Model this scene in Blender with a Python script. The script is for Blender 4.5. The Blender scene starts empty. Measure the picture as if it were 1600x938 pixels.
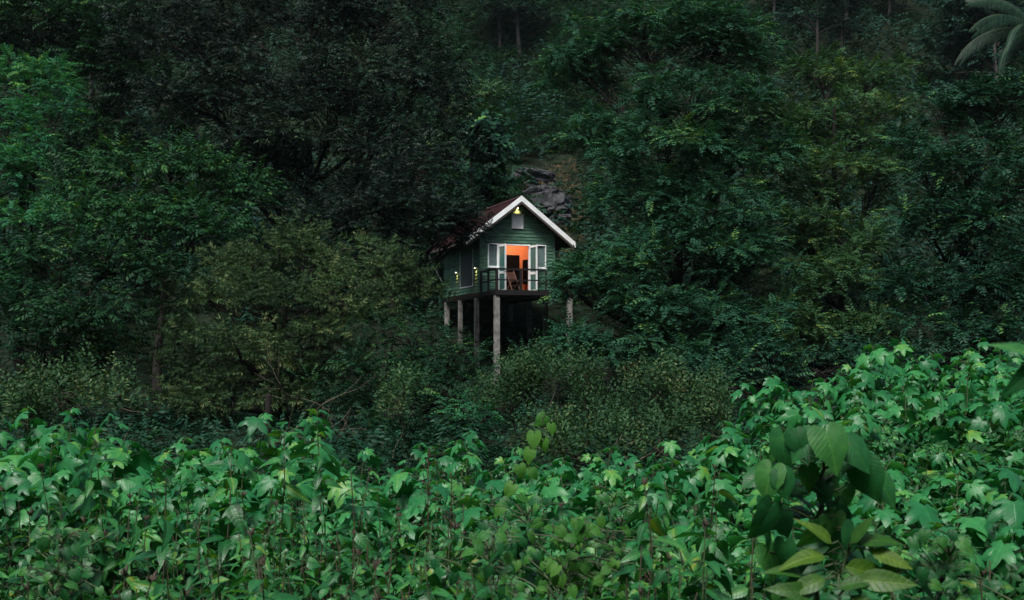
import bpy, math, random
import numpy as np
from mathutils import Vector, Matrix, Euler

SC = bpy.context.scene
COL = SC.collection
R = math.radians
rng = np.random.default_rng(7)
random.seed(7)

# ------------------------------------------------------------------ camera
EYE = 3.0            # height of the lens above the world zero
FPX = 1778.0         # focal length in pixels of the 1600 px wide photograph
HOR = 549.0          # image row of the horizon
cam_d = bpy.data.cameras.new("camera")
cam_d.lens = 40.0
cam_d.sensor_width = 36.0
cam_d.shift_y = 0.05
cam_d.clip_end = 2000
cam_d.dof.use_dof = True
cam_d.dof.focus_distance = 24.0
cam_d.dof.aperture_fstop = 5.6
cam = bpy.data.objects.new("camera", cam_d)
cam.location = (0, 0, EYE)
cam.rotation_euler = (R(90), 0, 0)
COL.objects.link(cam)
SC.camera = cam

# ------------------------------------------------------------------ sky, sun, exposure
SUN_EL, SUN_AZ = R(58), R(200)       # azimuth clockwise from +Y: high, behind the camera
world = bpy.data.worlds.new("World")
SC.world = world
world.use_nodes = True
wn = world.node_tree
sky = wn.nodes.new("ShaderNodeTexSky")
sky.sky_type = 'NISHITA'
sky.sun_disc = False
sky.sun_elevation = SUN_EL
sky.sun_rotation = SUN_AZ
sky.air_density = 1.0
sky.dust_density = 4.0
sky.ozone_density = 1.0
bg = wn.nodes["Background"]
wn.links.new(sky.outputs[0], bg.inputs[0])
bg.inputs[1].default_value = 0.05
sun_d = bpy.data.lights.new("sun", 'SUN')
sun_d.energy = 1.5
sun_d.angle = R(16)
sun_d.color = (1.0, 0.98, 0.95)
sun = bpy.data.objects.new("sun", sun_d)
sd = Vector((math.sin(SUN_AZ) * math.cos(SUN_EL), math.cos(SUN_AZ) * math.cos(SUN_EL), math.sin(SUN_EL)))
sun.rotation_euler = sd.to_track_quat('Z', 'Y').to_euler()
sun.location = (0, 0, 80)
COL.objects.link(sun)
SC.view_settings.view_transform = 'Standard'
SC.view_settings.look = 'None'
SC.view_settings.gamma = 1.0
SC.view_settings.use_curve_mapping = False
SC.view_settings.exposure = 1.65
SC.render.engine = 'CYCLES'
cy = SC.cycles
cy.max_bounces = 6
cy.diffuse_bounces = 3
cy.glossy_bounces = 2
cy.transmission_bounces = 4
cy.transparent_max_bounces = 6
cy.volume_bounces = 0
cy.caustics_reflective = False
cy.caustics_refractive = False
cy.sample_clamp_indirect = 3.0
cy.use_denoising = True
try:
    cy.denoiser = 'OPENIMAGEDENOISE'
    cy.denoising_prefilter = 'ACCURATE'
except Exception:
    pass


def at(px, py, d):
    """point at distance d that the photograph shows at (px, py)"""
    return np.array(((px - 800) / FPX * d, d, EYE + (HOR - py) / FPX * d))


# ------------------------------------------------------------------ materials
MATS = {}


def new_mat(name):
    m = bpy.data.materials.new(name)
    m.use_nodes = True
    nt = m.node_tree
    return m, nt, nt.nodes["Principled BSDF"]


def plain(name, col, rough=0.7, noise=0.15, scale=6.0, metal=0.0, bump=0.0, spec=0.4, stretch=(1, 1, 1)):
    m, nt, b = new_mat(name)
    tc = nt.nodes.new("ShaderNodeTexCoord")
    mp = nt.nodes.new("ShaderNodeMapping")
    mp.inputs['Scale'].default_value = stretch
    nz = nt.nodes.new("ShaderNodeTexNoise")
    nz.inputs['Scale'].default_value = scale
    nz.inputs['Detail'].default_value = 5
    nt.links.new(tc.outputs['Object'], mp.inputs[0])
    nt.links.new(mp.outputs[0], nz.inputs['Vector'])
    rp = nt.nodes.new("ShaderNodeValToRGB")
    rp.color_ramp.elements[0].position = 0.3
    rp.color_ramp.elements[1].position = 0.7
    rp.color_ramp.elements[0].color = (*[c * (1 - noise * 1.6) for c in col], 1)
    rp.color_ramp.elements[1].color = (*[min(1, c * (1 + noise)) for c in col], 1)
    nt.links.new(nz.outputs[0], rp.inputs[0])
    nt.links.new(rp.outputs[0], b.inputs['Base Color'])
    b.inputs['Roughness'].default_value = rough
    b.inputs['Metallic'].default_value = metal
    b.inputs['Specular IOR Level'].default_value = spec
    if bump:
        bp = nt.nodes.new("ShaderNodeBump")
        bp.inputs['Strength'].default_value = bump
        bp.inputs['Distance'].default_value = 0.02
        nt.links.new(nz.outputs[0], bp.inputs['Height'])
        nt.links.new(bp.outputs[0], b.inputs['Normal'])
    MATS[name] = m
    return m


def emit(name, col, strength):
    m, nt, b = new_mat(name)
    b.inputs['Base Color'].default_value = (*col, 1)
    b.inputs['Emission Color'].default_value = (*col, 1)
    b.inputs['Emission Strength'].default_value = strength
    MATS[name] = m
    return m


def leaf_mat(name, stops, rough=0.5, transl=0.25, spec=0.35, per_object=False, veins=False):
    """colour from the leaf's own random tint (attribute) through a ramp"""
    m, nt, b = new_mat(name)
    at_ = nt.nodes.new("ShaderNodeAttribute")
    at_.attribute_name = "tint"
    src = at_.outputs['Fac']
    if per_object:
        oi = nt.nodes.new("ShaderNodeObjectInfo")
        mx = nt.nodes.new("ShaderNodeMath")
        mx.operation = 'MULTIPLY_ADD'
        mx.inputs[1].default_value = 0.72
        nt.links.new(oi.outputs['Random'], mx.inputs[0])
        ml = nt.nodes.new("ShaderNodeMath")
        ml.operation = 'MULTIPLY'
        ml.inputs[1].default_value = 0.28
        nt.links.new(at_.outputs['Fac'], ml.inputs[0])
        nt.links.new(ml.outputs[0], mx.inputs[2])
        src = mx.outputs[0]
    rp = nt.nodes.new("ShaderNodeValToRGB")
    el = rp.color_ramp.elements
    while len(el) < len(stops):
        el.new(0.5)
    for e, (p, c) in zip(el, stops):
        e.position = p
        e.color = (*c, 1)
    nt.links.new(src, rp.inputs[0])
    colout = rp.outputs[0]
    if veins:                                  # midrib and slanting side veins in the leaf's own axes
        def mth(op, a, b_=None, v=None):
            n = nt.nodes.new("ShaderNodeMath"); n.operation = op
            nt.links.new(a, n.inputs[0])
            if b_ is not None: nt.links.new(b_, n.inputs[1])
            elif v is not None: n.inputs[1].default_value = v
            return n.outputs[0]
        tc = nt.nodes.new("ShaderNodeTexCoord"); sp = nt.nodes.new("ShaderNodeSeparateXYZ")
        nt.links.new(tc.outputs['Object'], sp.inputs[0])
        ay = mth('ABSOLUTE', sp.outputs[1])
        rib = mth('PINGPONG', mth('SUBTRACT', sp.outputs[0], mth('MULTIPLY', ay, v=.75)), v=.065)
        mr = nt.nodes.new("ShaderNodeMapRange"); mr.inputs[1].default_value = 0; mr.inputs[2].default_value = .016; mr.inputs[3].default_value = .55; mr.inputs[4].default_value = 0
        nt.links.new(rib, mr.inputs[0])
        m2 = nt.nodes.new("ShaderNodeMapRange"); m2.inputs[1].default_value = .004; m2.inputs[2].default_value = .018; m2.inputs[3].default_value = 1; m2.inputs[4].default_value = 0
        nt.links.new(ay, m2.inputs[0])
        vn = mth('MAXIMUM', mr.outputs[0], m2.outputs[0])
        nz = nt.nodes.new("ShaderNodeTexNoise"); nz.inputs['Scale'].default_value = 5; nz.inputs['Detail'].default_value = 4
        nt.links.new(tc.outputs['Object'], nz.inputs['Vector'])
        bl = nt.nodes.new("ShaderNodeMixRGB"); bl.blend_type = 'MULTIPLY'; bl.inputs[0].default_value = .55
        nt.links.new(rp.outputs[0], bl.inputs[1])
        r2 = nt.nodes.new("ShaderNodeValToRGB"); r2.color_ramp.elements[0].position = .3; r2.color_ramp.elements[1].position = .7
        r2.color_ramp.elements[0].color = (.45, .5, .4, 1); r2.color_ramp.elements[1].color = (1.2, 1.15, 1.0, 1)
        nt.links.new(nz.outputs[0], r2.inputs[0]); nt.links.new(r2.outputs[0], bl.inputs[2])
        lt = nt.nodes.new("ShaderNodeMixRGB"); lt.blend_type = 'ADD'
        sc_v = mth('MULTIPLY', vn, v=.38)
        nt.links.new(sc_v, lt.inputs[0]); nt.links.new(bl.outputs[0], lt.inputs[1]); nt.links.new(bl.outputs[0], lt.inputs[2])
        colout = lt.outputs[0]
        bp = nt.nodes.new("ShaderNodeBump"); bp.inputs['Strength'].default_value = .3; bp.inputs['Distance'].default_value = .005; bp.invert = True
        nt.links.new(vn, bp.inputs['Height']); nt.links.new(bp.outputs[0], b.inputs['Normal'])
    nt.links.new(colout, b.inputs['Base Color'])
    b.inputs['Roughness'].default_value = rough
    b.inputs['Specular IOR Level'].default_value = spec
    if transl > 0:
        tr = nt.nodes.new("ShaderNodeBsdfTranslucent")
        tcn = nt.nodes.new("ShaderNodeMixRGB")
        tcn.blend_type = 'MULTIPLY'
        tcn.inputs[0].default_value = 1.0
        tcn.inputs[2].default_value = (1.5, 1.5, 0.55, 1)
        nt.links.new(rp.outputs[0], tcn.inputs[1])
        nt.links.new(tcn.outputs[0], tr.inputs[0])
        ms = nt.nodes.new("ShaderNodeMixShader")
        ms.inputs[0].default_value = transl
        out = nt.nodes["Material Output"]
        nt.links.new(b.outputs[0], ms.inputs[1])
        nt.links.new(tr.outputs[0], ms.inputs[2])
        nt.links.new(ms.outputs[0], out.inputs[0])
    MATS[name] = m
    return m


def glass_mat(name, tint, mixv):
    m, nt, b = new_mat(name)
    b.inputs['Base Color'].default_value = (*tint, 1)
    b.inputs['Roughness'].default_value = 0.05
    b.inputs['Specular IOR Level'].default_value = 0.8
    tr = nt.nodes.new("ShaderNodeBsdfTransparent")
    tr.inputs[0].default_value = (0.8, 0.9, 0.88, 1)
    ms = nt.nodes.new("ShaderNodeMixShader")
    ms.inputs[0].default_value = mixv
    nt.links.new(b.outputs[0], ms.inputs[1])
    nt.links.new(tr.outputs[0], ms.inputs[2])
    nt.links.new(ms.outputs[0], nt.nodes["Material Output"].inputs[0])
    MATS[name] = m
    return m


# tree foliage
leaf_mat('leaf_feather', [(0.0, (0.00945, 0.0405, 0.02295)), (.55, (0.01755, 0.0729, 0.03915)), (.88, (0.03105, 0.108, 0.0486)), (1, (0.081, 0.162, 0.0405))], .55, .18, 0.088)
leaf_mat('leaf_feather_olive', [(0.0, (0.01625, 0.0475, 0.02)), (.55, (0.03, 0.0825, 0.0325)), (.88, (0.05, 0.115, 0.04)), (1, (0.1125, 0.1625, 0.0375))], .55, .2, 0.088)
leaf_mat('leaf_dark_glossy', [(0.0, (0.00575, 0.0276, 0.01725)), (.6, (0.01035, 0.0483, 0.02645)), (.9, (0.0253, 0.092, 0.0414)), (1, (0.0805, 0.184, 0.046))], .5, .15, 0.11)
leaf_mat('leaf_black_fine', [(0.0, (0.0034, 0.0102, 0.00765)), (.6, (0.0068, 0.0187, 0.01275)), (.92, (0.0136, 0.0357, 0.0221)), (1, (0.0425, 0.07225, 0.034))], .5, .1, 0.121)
leaf_mat('leaf_bright', [(0.0, (0.0135, 0.0756, 0.0378)), (.5, (0.0243, 0.1283, 0.0567)), (.85, (0.0459, 0.1755, 0.0648)), (1, (0.108, 0.2565, 0.054))], .55, .25, 0.088)
leaf_mat('leaf_mid', [(0.0, (0.0051, 0.0221, 0.01105)), (.55, (0.00935, 0.0408, 0.017)), (.9, (0.0204, 0.07225, 0.0238)), (1, (0.051, 0.119, 0.02975))], .52, .2, 0.099)
leaf_mat('leaf_hanging', [(0.0, (0.0076, 0.034, 0.0152)), (.55, (0.01425, 0.0612, 0.02375)), (.9, (0.0285, 0.09775, 0.0304)), (1, (0.0665, 0.136, 0.03325))], .5, .2, 0.099)
leaf_mat('leaf_olive', [(0.0, (0.0165, 0.0364, 0.0168)), (.5, (0.03, 0.0644, 0.0266)), (.85, (0.057, 0.1064, 0.0392)), (1, (0.135, 0.168, 0.07))], .55, .18, 0.088)
leaf_mat('leaf_grey_green', [(0.0, (0.014, 0.044, 0.019)), (.5, (0.026, 0.074, 0.0285)), (.85, (0.055, 0.115, 0.0399)), (1, (0.11, 0.14, 0.06175))], .6, .2, .15)
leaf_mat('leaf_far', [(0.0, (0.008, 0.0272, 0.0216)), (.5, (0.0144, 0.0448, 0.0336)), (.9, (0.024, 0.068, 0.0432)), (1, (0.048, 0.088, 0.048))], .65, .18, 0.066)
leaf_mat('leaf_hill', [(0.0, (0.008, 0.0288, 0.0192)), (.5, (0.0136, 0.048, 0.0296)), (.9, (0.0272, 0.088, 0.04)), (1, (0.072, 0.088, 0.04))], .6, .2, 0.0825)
leaf_mat('leaf_under', [(0.0, (0.0052, 0.03, 0.00765)), (.5, (0.0117, 0.064, 0.01615)), (.9, (0.0338, 0.12, 0.0255)), (1, (0.117, 0.15, 0.0221))], .5, .22, .2)
leaf_mat('leaf_palm', [(0.0, (.006, .022, .016)), (.6, (.012, .040, .026)), (1, (.03, .07, .036))], .5, .2, .2)
leaf_mat('leaf_dry', [(0.0, (.08, .065, .032)), (.6, (.12, .095, .05)), (1, (.20, .17, .09))], .7, .2)
# plants near the camera (random per leaf object)
leaf_mat('leaf_lobed', [(0.0, (0.00725, 0.0736, 0.0247)), (.4, (0.01595, 0.1437, 0.0468)), (.8, (0.0377, 0.2185, 0.0624)), (.96, (0.1015, 0.276, 0.052)), (1, (0.232, 0.23, 0.039))], .40, .28, .34, True, True)
leaf_mat('leaf_lance', [(0.0, (0.0056, 0.0552, 0.0143)), (.4, (0.014, 0.1081, 0.0286)), (.8, (0.0364, 0.1725, 0.0416)), (.95, (0.126, 0.23, 0.0312)), (1, (0.238, 0.1955, 0.039))], .38, .28, .36, True, True)
leaf_mat('leaf_heart', [(0.0, (0.0072, 0.0608, 0.022)), (.5, (0.0156, 0.1045, 0.0286)), (.85, (0.0408, 0.1615, 0.033)), (1, (0.108, 0.209, 0.0286))], .42, .3, .24, True, True)
leaf_mat('leaf_yellow', [(0.0, (0.0128, 0.068, 0.0096)), (.5, (0.0288, 0.09775, 0.0112)), (1, (0.088, 0.1615, 0.016))], .42, .35, .24, True, True)
leaf_mat('leaf_lime', [(0.0, (0.0225, 0.12, 0.0198)), (1, (0.063, 0.184, 0.027))], .5, .35, .2, True, True)
plain('bark', (.020, .019, .017), .95, .35, 5, bump=.6, spec=.1, stretch=(1, 1, .25))
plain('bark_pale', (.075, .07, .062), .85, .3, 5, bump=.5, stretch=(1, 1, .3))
plain('stem_green', (.05, .075, .03), .6, .25, 12)
plain('stem_brown', (.05, .045, .025), .7, .3, 12)
plain('stem_red', (.055, .028, .018), .7, .3, 12)
plain('bud_brown', (.05, .04, .025), .8, .3, 30)
# cabin
plain('siding_green', (.080, .180, .122), .6, .30, 2.2, bump=.2, stretch=(1, 1, 5), spec=.25)
_n = MATS['siding_green'].node_tree
_oi = _n.nodes.new("ShaderNodeObjectInfo"); _mr = _n.nodes.new("ShaderNodeMapRange"); _mr.inputs[3].default_value = .72; _mr.inputs[4].default_value = 1.15
_mx = _n.nodes.new("ShaderNodeMixRGB"); _mx.blend_type = 'MULTIPLY'; _mx.inputs[0].default_value = 1.0
_b = _n.nodes["Principled BSDF"]
_src = _b.inputs['Base Color'].links[0].from_socket
_n.links.new(_oi.outputs['Random'], _mr.inputs[0]); _n.links.new(_src, _mx.inputs[1]); _n.links.new(_mr.outputs[0], _mx.inputs[2]); _n.links.new(_mx.outputs[0], _b.inputs['Base Color'])
plain('siding_back', (.02, .05, .035), .8, .2, 4)
plain('white_paint', (.80, .84, .84), .5, .10, 2.5)
plain('cloudy_white', (.62, .68, .66), .5, .10, 5)
plain('roof_maroon', (.040, .014, .015), .55, .3, 4, bump=.1)
plain('black_wood', (.007, .006, .0065), .6, .3, 8)
plain('brown_wood', (.15, .075, .055), .5, .3, 10, stretch=(1, 1, 6))
plain('dark_wood', (.004, .003, .003), .9, .3, 8, spec=.05)
plain('concrete', (.20, .195, .185), .9, .4, 4, bump=.4)
plain('orange_wall', (.62, .25, .12), .8, .06, 2)
plain('curtain_grey', (.42, .39, .41), .9, .15, 10)
plain('shutter_grey', (.055, .075, .070), .6, .12, 4)
plain('metal_dark', (.03, .03, .03), .4, .2, 10, metal=.6)
plain('metal_white', (.75, .75, .72), .4, .05, 10)
plain('soffit', (.05, .04, .035), .8, .2, 6)
glass_mat('glass_teal', (.075, .21, .19), .25)
glass_mat('glass_dark', (.02, .025, .025), .90)
emit('bulb_warm', (1.0, .84, .55), 6.0)
emit('bulb_orange', (1.0, .6, .25), 12.0)
# ground
plain('soil', (.012, .018, .011), 1.0, .4, 1.2, bump=.8, spec=0.0)
plain('rock', (.034, .036, .040), .85, .35, 1.6, bump=1.0)
plain('board_yellow', (.17, .12, .03), .7, .25, 5)


# ------------------------------------------------------------------ helpers
def link(o, parent=None):
    COL.objects.link(o)
    if parent is not None:
        o.parent = parent
    return o


def empty(name, loc=(0, 0, 0), rz=0.0):
    o = bpy.data.objects.new(name, None)
    o.location = loc
    o.rotation_euler = (0, 0, rz)
    o.empty_display_size = 0.2
    return link(o)


def tag(o, label=None, cat=None, group=None, kind=None):
    if label: o['label'] = label
    if cat: o['category'] = cat
    if group: o['group'] = group
    if kind: o['kind'] = kind
    return o


def mesh_np(name, V, F, mat=None, tint=None, smooth=False):
    """V (n,3); F (m,k) with k = 3 or 4; tint per vertex"""
    me = bpy.data.meshes.new(name)
    V = np.asarray(V, np.float32)
    F = np.asarray(F, np.int32)
    k = F.shape[1]
    me.vertices.add(len(V))
    me.vertices.foreach_set('co', V.ravel())
    me.loops.add(F.size)
    me.loops.foreach_set('vertex_index', F.ravel())
    me.polygons.add(len(F))
    me.polygons.foreach_set('loop_start', np.arange(0, F.size, k, dtype=np.int32))
    me.polygons.foreach_set('loop_total', np.full(len(F), k, np.int32))
    if smooth:
        me.polygons.foreach_set('use_smooth', np.ones(len(F), bool))
    if tint is not None:
        a = me.attributes.new('tint', 'FLOAT', 'POINT')
        a.data.foreach_set('value', np.asarray(tint, np.float32))
    me.update(calc_edges=True)
    if mat: me.materials.append(MATS[mat])
    return me


def obj(name, me, parent=None, loc=None):
    o = bpy.data.objects.new(name, me)
    if loc is not None: o.location = loc
    return link(o, parent)


class MB:
    """mesh builder for hard things"""
    def __init__(s): s.v = []; s.f = []

    def box(s, x0, x1, y0, y1, z0, z1):
        n = len(s.v)
        s.v += [(x0, y0, z0), (x1, y0, z0), (x1, y1, z0), (x0, y1, z0), (x0, y0, z1), (x1, y0, z1), (x1, y1, z1), (x0, y1, z1)]
        s.f += [tuple(n + i for i in q) for q in ((0, 3, 2, 1), (4, 5, 6, 7), (0, 1, 5, 4), (1, 2, 6, 5), (2, 3, 7, 6), (3, 0, 4, 7))]
        return s

    def prism(s, pts, axis, a, b):
        """extrude polygon pts (2d) from a to b along axis ('y': pts are x,z; 'x': pts are y,z; 'z': x,y)"""
        n = len(s.v); k = len(pts)
        mk = {'y': lambda p, t: (p[0], t, p[1]), 'x': lambda p, t: (t, p[0], p[1]), 'z': lambda p, t: (p[0], p[1], t)}[axis]
        s.v += [mk(p, a) for p in pts] + [mk(p, b) for p in pts]
        s.f += [tuple(range(n, n + k)), tuple(range(n + 2 * k - 1, n + k - 1, -1))]
        s.f += [(n + i, n + k + i, n + k + (i + 1) % k, n + (i + 1) % k) for i in range(k)]
        return s

    def bar(s, p, q, w, h=None):
        """square bar between two points"""
        h = h or w
        p, q = Vector(p), Vector(q)
        d = (q - p).normalized()
        up = Vector((0, 0, 1)) if abs(d.z) < .95 else Vector((0, 1, 0))
        a = d.cross(up).normalized(); b = a.cross(d)
        n = len(s.v)
        for c in (p, q):
            for i, j in ((-1, -1), (1, -1), (1, 1), (-1, 1)):
                s.v.append(tuple(c + a * (i * w / 2) + b * (j * h / 2)))
        s.f += [tuple(n + i for i in t) for t in ((0, 1, 2, 3), (7, 6, 5, 4), (0, 4, 5, 1), (1, 5, 6, 2), (2, 6, 7, 3), (3, 7, 4, 0))]
        return s

    def tube(s, pts, rad, sides=6):
        V, F = tube_np(pts, rad, sides)
        n = len(s.v)
        s.v += [tuple(v) for v in V]
        s.f += [tuple(int(i) + n for i in f) for f in F]
        return s

    def mesh(s, name, mat, smooth=False, bevel=0.0):
        me = bpy.data.meshes.new(name)
        me.from_pydata(s.v, [], s.f)
        if bevel:
            import bmesh
            bm = bmesh.new(); bm.from_mesh(me)
            bmesh.ops.recalc_face_normals(bm, faces=bm.faces)
            bmesh.ops.bevel(bm, geom=bm.edges[:], offset=bevel, segments=1, affect='EDGES')
            bm.to_mesh(me); bm.free()
        else:
            import bmesh
            bm = bmesh.new(); bm.from_mesh(me)
            bmesh.ops.recalc_face_normals(bm, faces=bm.faces)
            bm.to_mesh(me); bm.free()
        if smooth:
            for p in me.polygons: p.use_smooth = True
        me.materials.append(MATS[mat])
        return me

    def build(s, name, mat, parent=None, smooth=False, bevel=0.0):
        return obj(name, s.mesh(name, mat, smooth, bevel), parent)


def tube_np(pts, rad, sides=6):
    pts = np.asarray(pts, float)
    n = len(pts)
    rad = np.broadcast_to(np.asarray(rad, float), (n,))
    t = np.gradient(pts, axis=0)
    t /= np.linalg.norm(t, axis=1, keepdims=True) + 1e-9
    ref = np.array((0.31, 0.17, 0.93)) if abs(t[:, 2]).mean() < .8 else np.array((1.0, .1, 0))
    a = np.cross(t, ref); a /= np.linalg.norm(a, axis=1, keepdims=True) + 1e-9
    b = np.cross(t, a)
    ang = np.linspace(0, 2 * math.pi, sides, endpoint=False)
    V = (pts[:, None] + rad[:, None, None] * (np.cos(ang)[None, :, None] * a[:, None] + np.sin(ang)[None, :, None] * b[:, None])).reshape(-1, 3)
    i = np.arange(n - 1)[:, None] * sides
    j = np.arange(sides)[None]; j2 = (j + 1) % sides
    F = np.stack([i + j, i + j2, i + sides + j2, i + sides + j], -1).reshape(-1, 4)
    return V, F


def join_np(parts):
    Vs, Fs, n = [], [], 0
    for V, F in parts:
        Vs.append(V); Fs.append(F + n); n += len(V)
    return np.concatenate(Vs), np.concatenate(Fs)


def smooth01(t):
    t = np.clip(t, 0, 1)
    return t * t * (3 - 2 * t)


# ------------------------------------------------------------------ the ground
GY = [-400, -160, -60, -25, -8, 0, 3, 5, 8, 16, 30, 42, 47, 50, 57, 80, 110, 150, 175, 260, 600]
GZ = [110, 100, 50, 15, 1.8, 1.3, .85, .6, .5, .25, .15, .5, 1.1, 1.8, 4.4, 14.2, 30, 55, 66, 76, 80]  # unseen hill behind the camera is added to block low sky light


def gz(x, y):
    x = np.asarray(x, float); y = np.asarray(y, float)
    z = np.interp(y, GY, GZ)
    z = z + 1.15 * smooth01((x - 1.2) / 3.6) * smooth01((y - 5.5) / 5) * (1 - smooth01((y - 17) / 8))
    z = z - smooth01((y - 90) / 60) * smooth01((x - 30) / 40) * 9.0
    far = smooth01((y - 55) / 40)
    z = z + far * (1.2 * np.sin(x * .13 + 1.3) * np.cos(y * .09) + .6 * np.sin(x * .37 + y * .21))
    z = z + .06 * np.sin(x * 1.7 + y * .6) * np.cos(y * 1.3) * (y > 1)
    return z


ys = np.concatenate([np.linspace(-400, -32, 24), np.linspace(-30, 60, 150), np.linspace(61, 180, 110), np.linspace(190, 600, 20)])
xs = np.concatenate([np.linspace(-300, -85, 14), np.linspace(-80, 80, 150), np.linspace(85, 300, 14)])
GXX, GYY = np.meshgrid(xs, ys)
Vg = np.stack([GXX, GYY, gz(GXX, GYY)], -1).reshape(-1, 3)
nx = len(xs)
ii, jj = np.meshgrid(np.arange(len(ys) - 1), np.arange(nx - 1), indexing='ij')
b0 = (ii * nx + jj).ravel()
Fg = np.stack([b0, b0 + 1, b0 + nx + 1, b0 + nx], -1)
g = obj('ground', mesh_np('ground', Vg, Fg, 'soil', smooth=True))
tag(g, 'dark forest soil rising into a wooded hillside behind the cabin', kind='structure')


# ------------------------------------------------------------------ foliage sprays
def norm(v): return v / (np.linalg.norm(v, axis=-1, keepdims=True) + 1e-9)


def leaf_quad(base, d, length, width, side, fold=.25):
    """folded diamond leaf: base, left, tip, right"""
    d = norm(np.asarray(d, float)); side = np.asarray(side, float)
    side = norm(side - d * np.dot(side, d))
    nrm = np.cross(d, side)
    m = base + d * length * .42
    return np.array([base, m + side * width / 2 + nrm * width * fold, base + d * length, m - side * width / 2 + nrm * width * fold])


def spray(kind, r):
    L = []
    if kind == 'feather':                      # long drooping leaf with two rows of leaflets
        n = 6
        for t in np.linspace(.15, 1.0, n):
            p = np.array((t, 0, -.62 * t * t + .15 * t))
            tan = norm(np.array((1, 0, -1.24 * t + .15)))
            ln = .30 * (1 - .55 * (t - .45) ** 2 * 3) * r.uniform(.85, 1.15)
            for s in (-1, 1):
                d = np.array((.55, s * .85, -.5 + r.uniform(-.25, .2)))
                L.append(leaf_quad(p, d, ln * 1.1, ln * .46, tan + r.normal(0, .2, 3), .2))
        L.append(leaf_quad(p, (1, 0, -.9), .22, .09, (0, 1, 0)))
    elif kind == 'ovate':                      # twig with hanging broad leaves
        for k, t in enumerate(np.linspace(.15, 1.0, 10)):
            s = 1 if k % 2 else -1
            p = np.array((t, 0, -.25 * t * t))
            d = np.array((.5, s * r.uniform(.3, .9), -r.uniform(.3, 1.1)))
            L.append(leaf_quad(p, d, r.uniform(.24, .36), r.uniform(.11, .15), np.array((.6, s * -.8, r.uniform(-.1, .5))), .2))
    elif kind == 'fine':                       # loose twig with many small leaves
        for k in range(18):
            t = r.uniform(.1, 1)
            p = np.array((t, r.normal(0, .16), -.15 * t * t + r.normal(0, .12)))
            d = norm(r.normal(0, 1, 3) + np.array((.5, 0, -.2)))
            L.append(leaf_quad(p, d, r.uniform(.13, .2), r.uniform(.055, .085), norm(r.normal(0, 1, 3)), .15))
    elif kind == 'narrow':                     # whorls of long narrow leaves
        for c in (.35, .7, 1.0):
            for k in range(7):
                a = k * 2 * math.pi / 7 + r.uniform(0, .6)
                p = np.array((c, 0, -.15 * c * c))
                d = np.array((.45, math.cos(a) * .8, math.sin(a) * .6 - .35))
                L.append(leaf_quad(p, d, r.uniform(.26, .40), r.uniform(.055, .085), (math.sin(a), -math.cos(a) * .3, .8), .2))
    elif kind == 'spire':                      # upright flowering tip with small leaves
        for k in range(26):
            t = k / 26
            a = k * 2.4
            w = (1 - t) * .22 + .04
            p = np.array((t, math.cos(a) * w * .6, math.sin(a) * w * .6))
            d = np.array((.45, math.cos(a), math.sin(a)))
            L.append(leaf_quad(p, d, (1 - t) * .16 + .07, .07, r.normal(0, 1, 3), .15))
    elif kind == 'broad':                      # big rounded vine leaves hanging like shingles
        for k in range(6):
            p = np.array((r.uniform(.2, 1), r.normal(0, .3), r.normal(0, .25)))
            d = np.array((.45, r.normal(0, .3), -.9))
            L.append(leaf_quad(p, d, r.uniform(.4, .55), r.uniform(.36, .46), (0, 1, r.normal(0, .2)), .12))
    return np.array(L)                         # (n,4,3)


KINDS = {}
for kd in ('feather', 'ovate', 'fine', 'narrow', 'spire', 'broad'):
    rr = np.random.default_rng(hash(kd) % 1000 if False else len(kd) * 17 + ord(kd[0]))
    KINDS[kd] = [spray(kd, rr) for _ in range(5)]


def spray_mesh(kind, base, dirs, scale, tint, r, name, mat):
    """many sprays joined into one mesh"""
    n = len(base)
    x = norm(dirs)
    up = np.tile(np.array((0, 0, 1.0)), (n, 1)) + r.normal(0, .25, (n, 3))
    y = norm(np.cross(up, x))
    z = np.cross(x, y)
    M = np.stack([x, y, z], 1)                 # rows: local axes in world
    pick = r.integers(0, 5, n)
    Vs, Ts = [], []
    for k in range(5):
        s = np.where(pick == k)[0]
        if not len(s): continue
        T = KINDS[kind][k]
        nl = len(T)
        P = np.einsum('lvi,nij->nlvj', T, M[s]) * scale[s][:, None, None, None] + base[s][:, None, None, :]
        tt = np.clip(tint[s][:, None] + r.normal(0, .13, (len(s), nl)), 0, 1)
        Vs.append(P.reshape(-1, 3)); Ts.append(np.repeat(tt.ravel(), 4))
    V = np.concatenate(Vs); T_ = np.concatenate(Ts)
    i = np.arange(len(V) // 4)[:, None] * 4
    F = np.concatenate([i + np.array((0, 1, 2)), i + np.array((0, 2, 3))], 0)
    return mesh_np(name, V, F, mat, T_)


def clump_sprays(C, rad, dens, r, flat=.75, upbias=.25, lowcut=-.55):
    """sprays radiating from the clumps C (n,3) with radii rad"""
    B, D, T = [], [], []
    for c, q, de in zip(C, rad, dens):
        n = max(3, int(de * q * q))
        d = norm(r.normal(0, 1, (n * 2, 3)))
        d = d[d[:, 2] > lowcut][:n]
        n = len(d)
        B.append(c + d * (q * r.uniform(.15, .75, (n, 1))) * np.array((1, 1, flat)))
        D.append(norm(d * np.array((1, 1, .6)) + np.array((0, 0, upbias)) + r.normal(0, .18, (n, 3))))
        T.append(np.clip(r.normal(.45, .16) + r.normal(0, .12, n) + (r.random(n) < .05) * .45, 0, 1))
    return np.concatenate(B), np.concatenate(D), np.concatenate(T)


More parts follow.
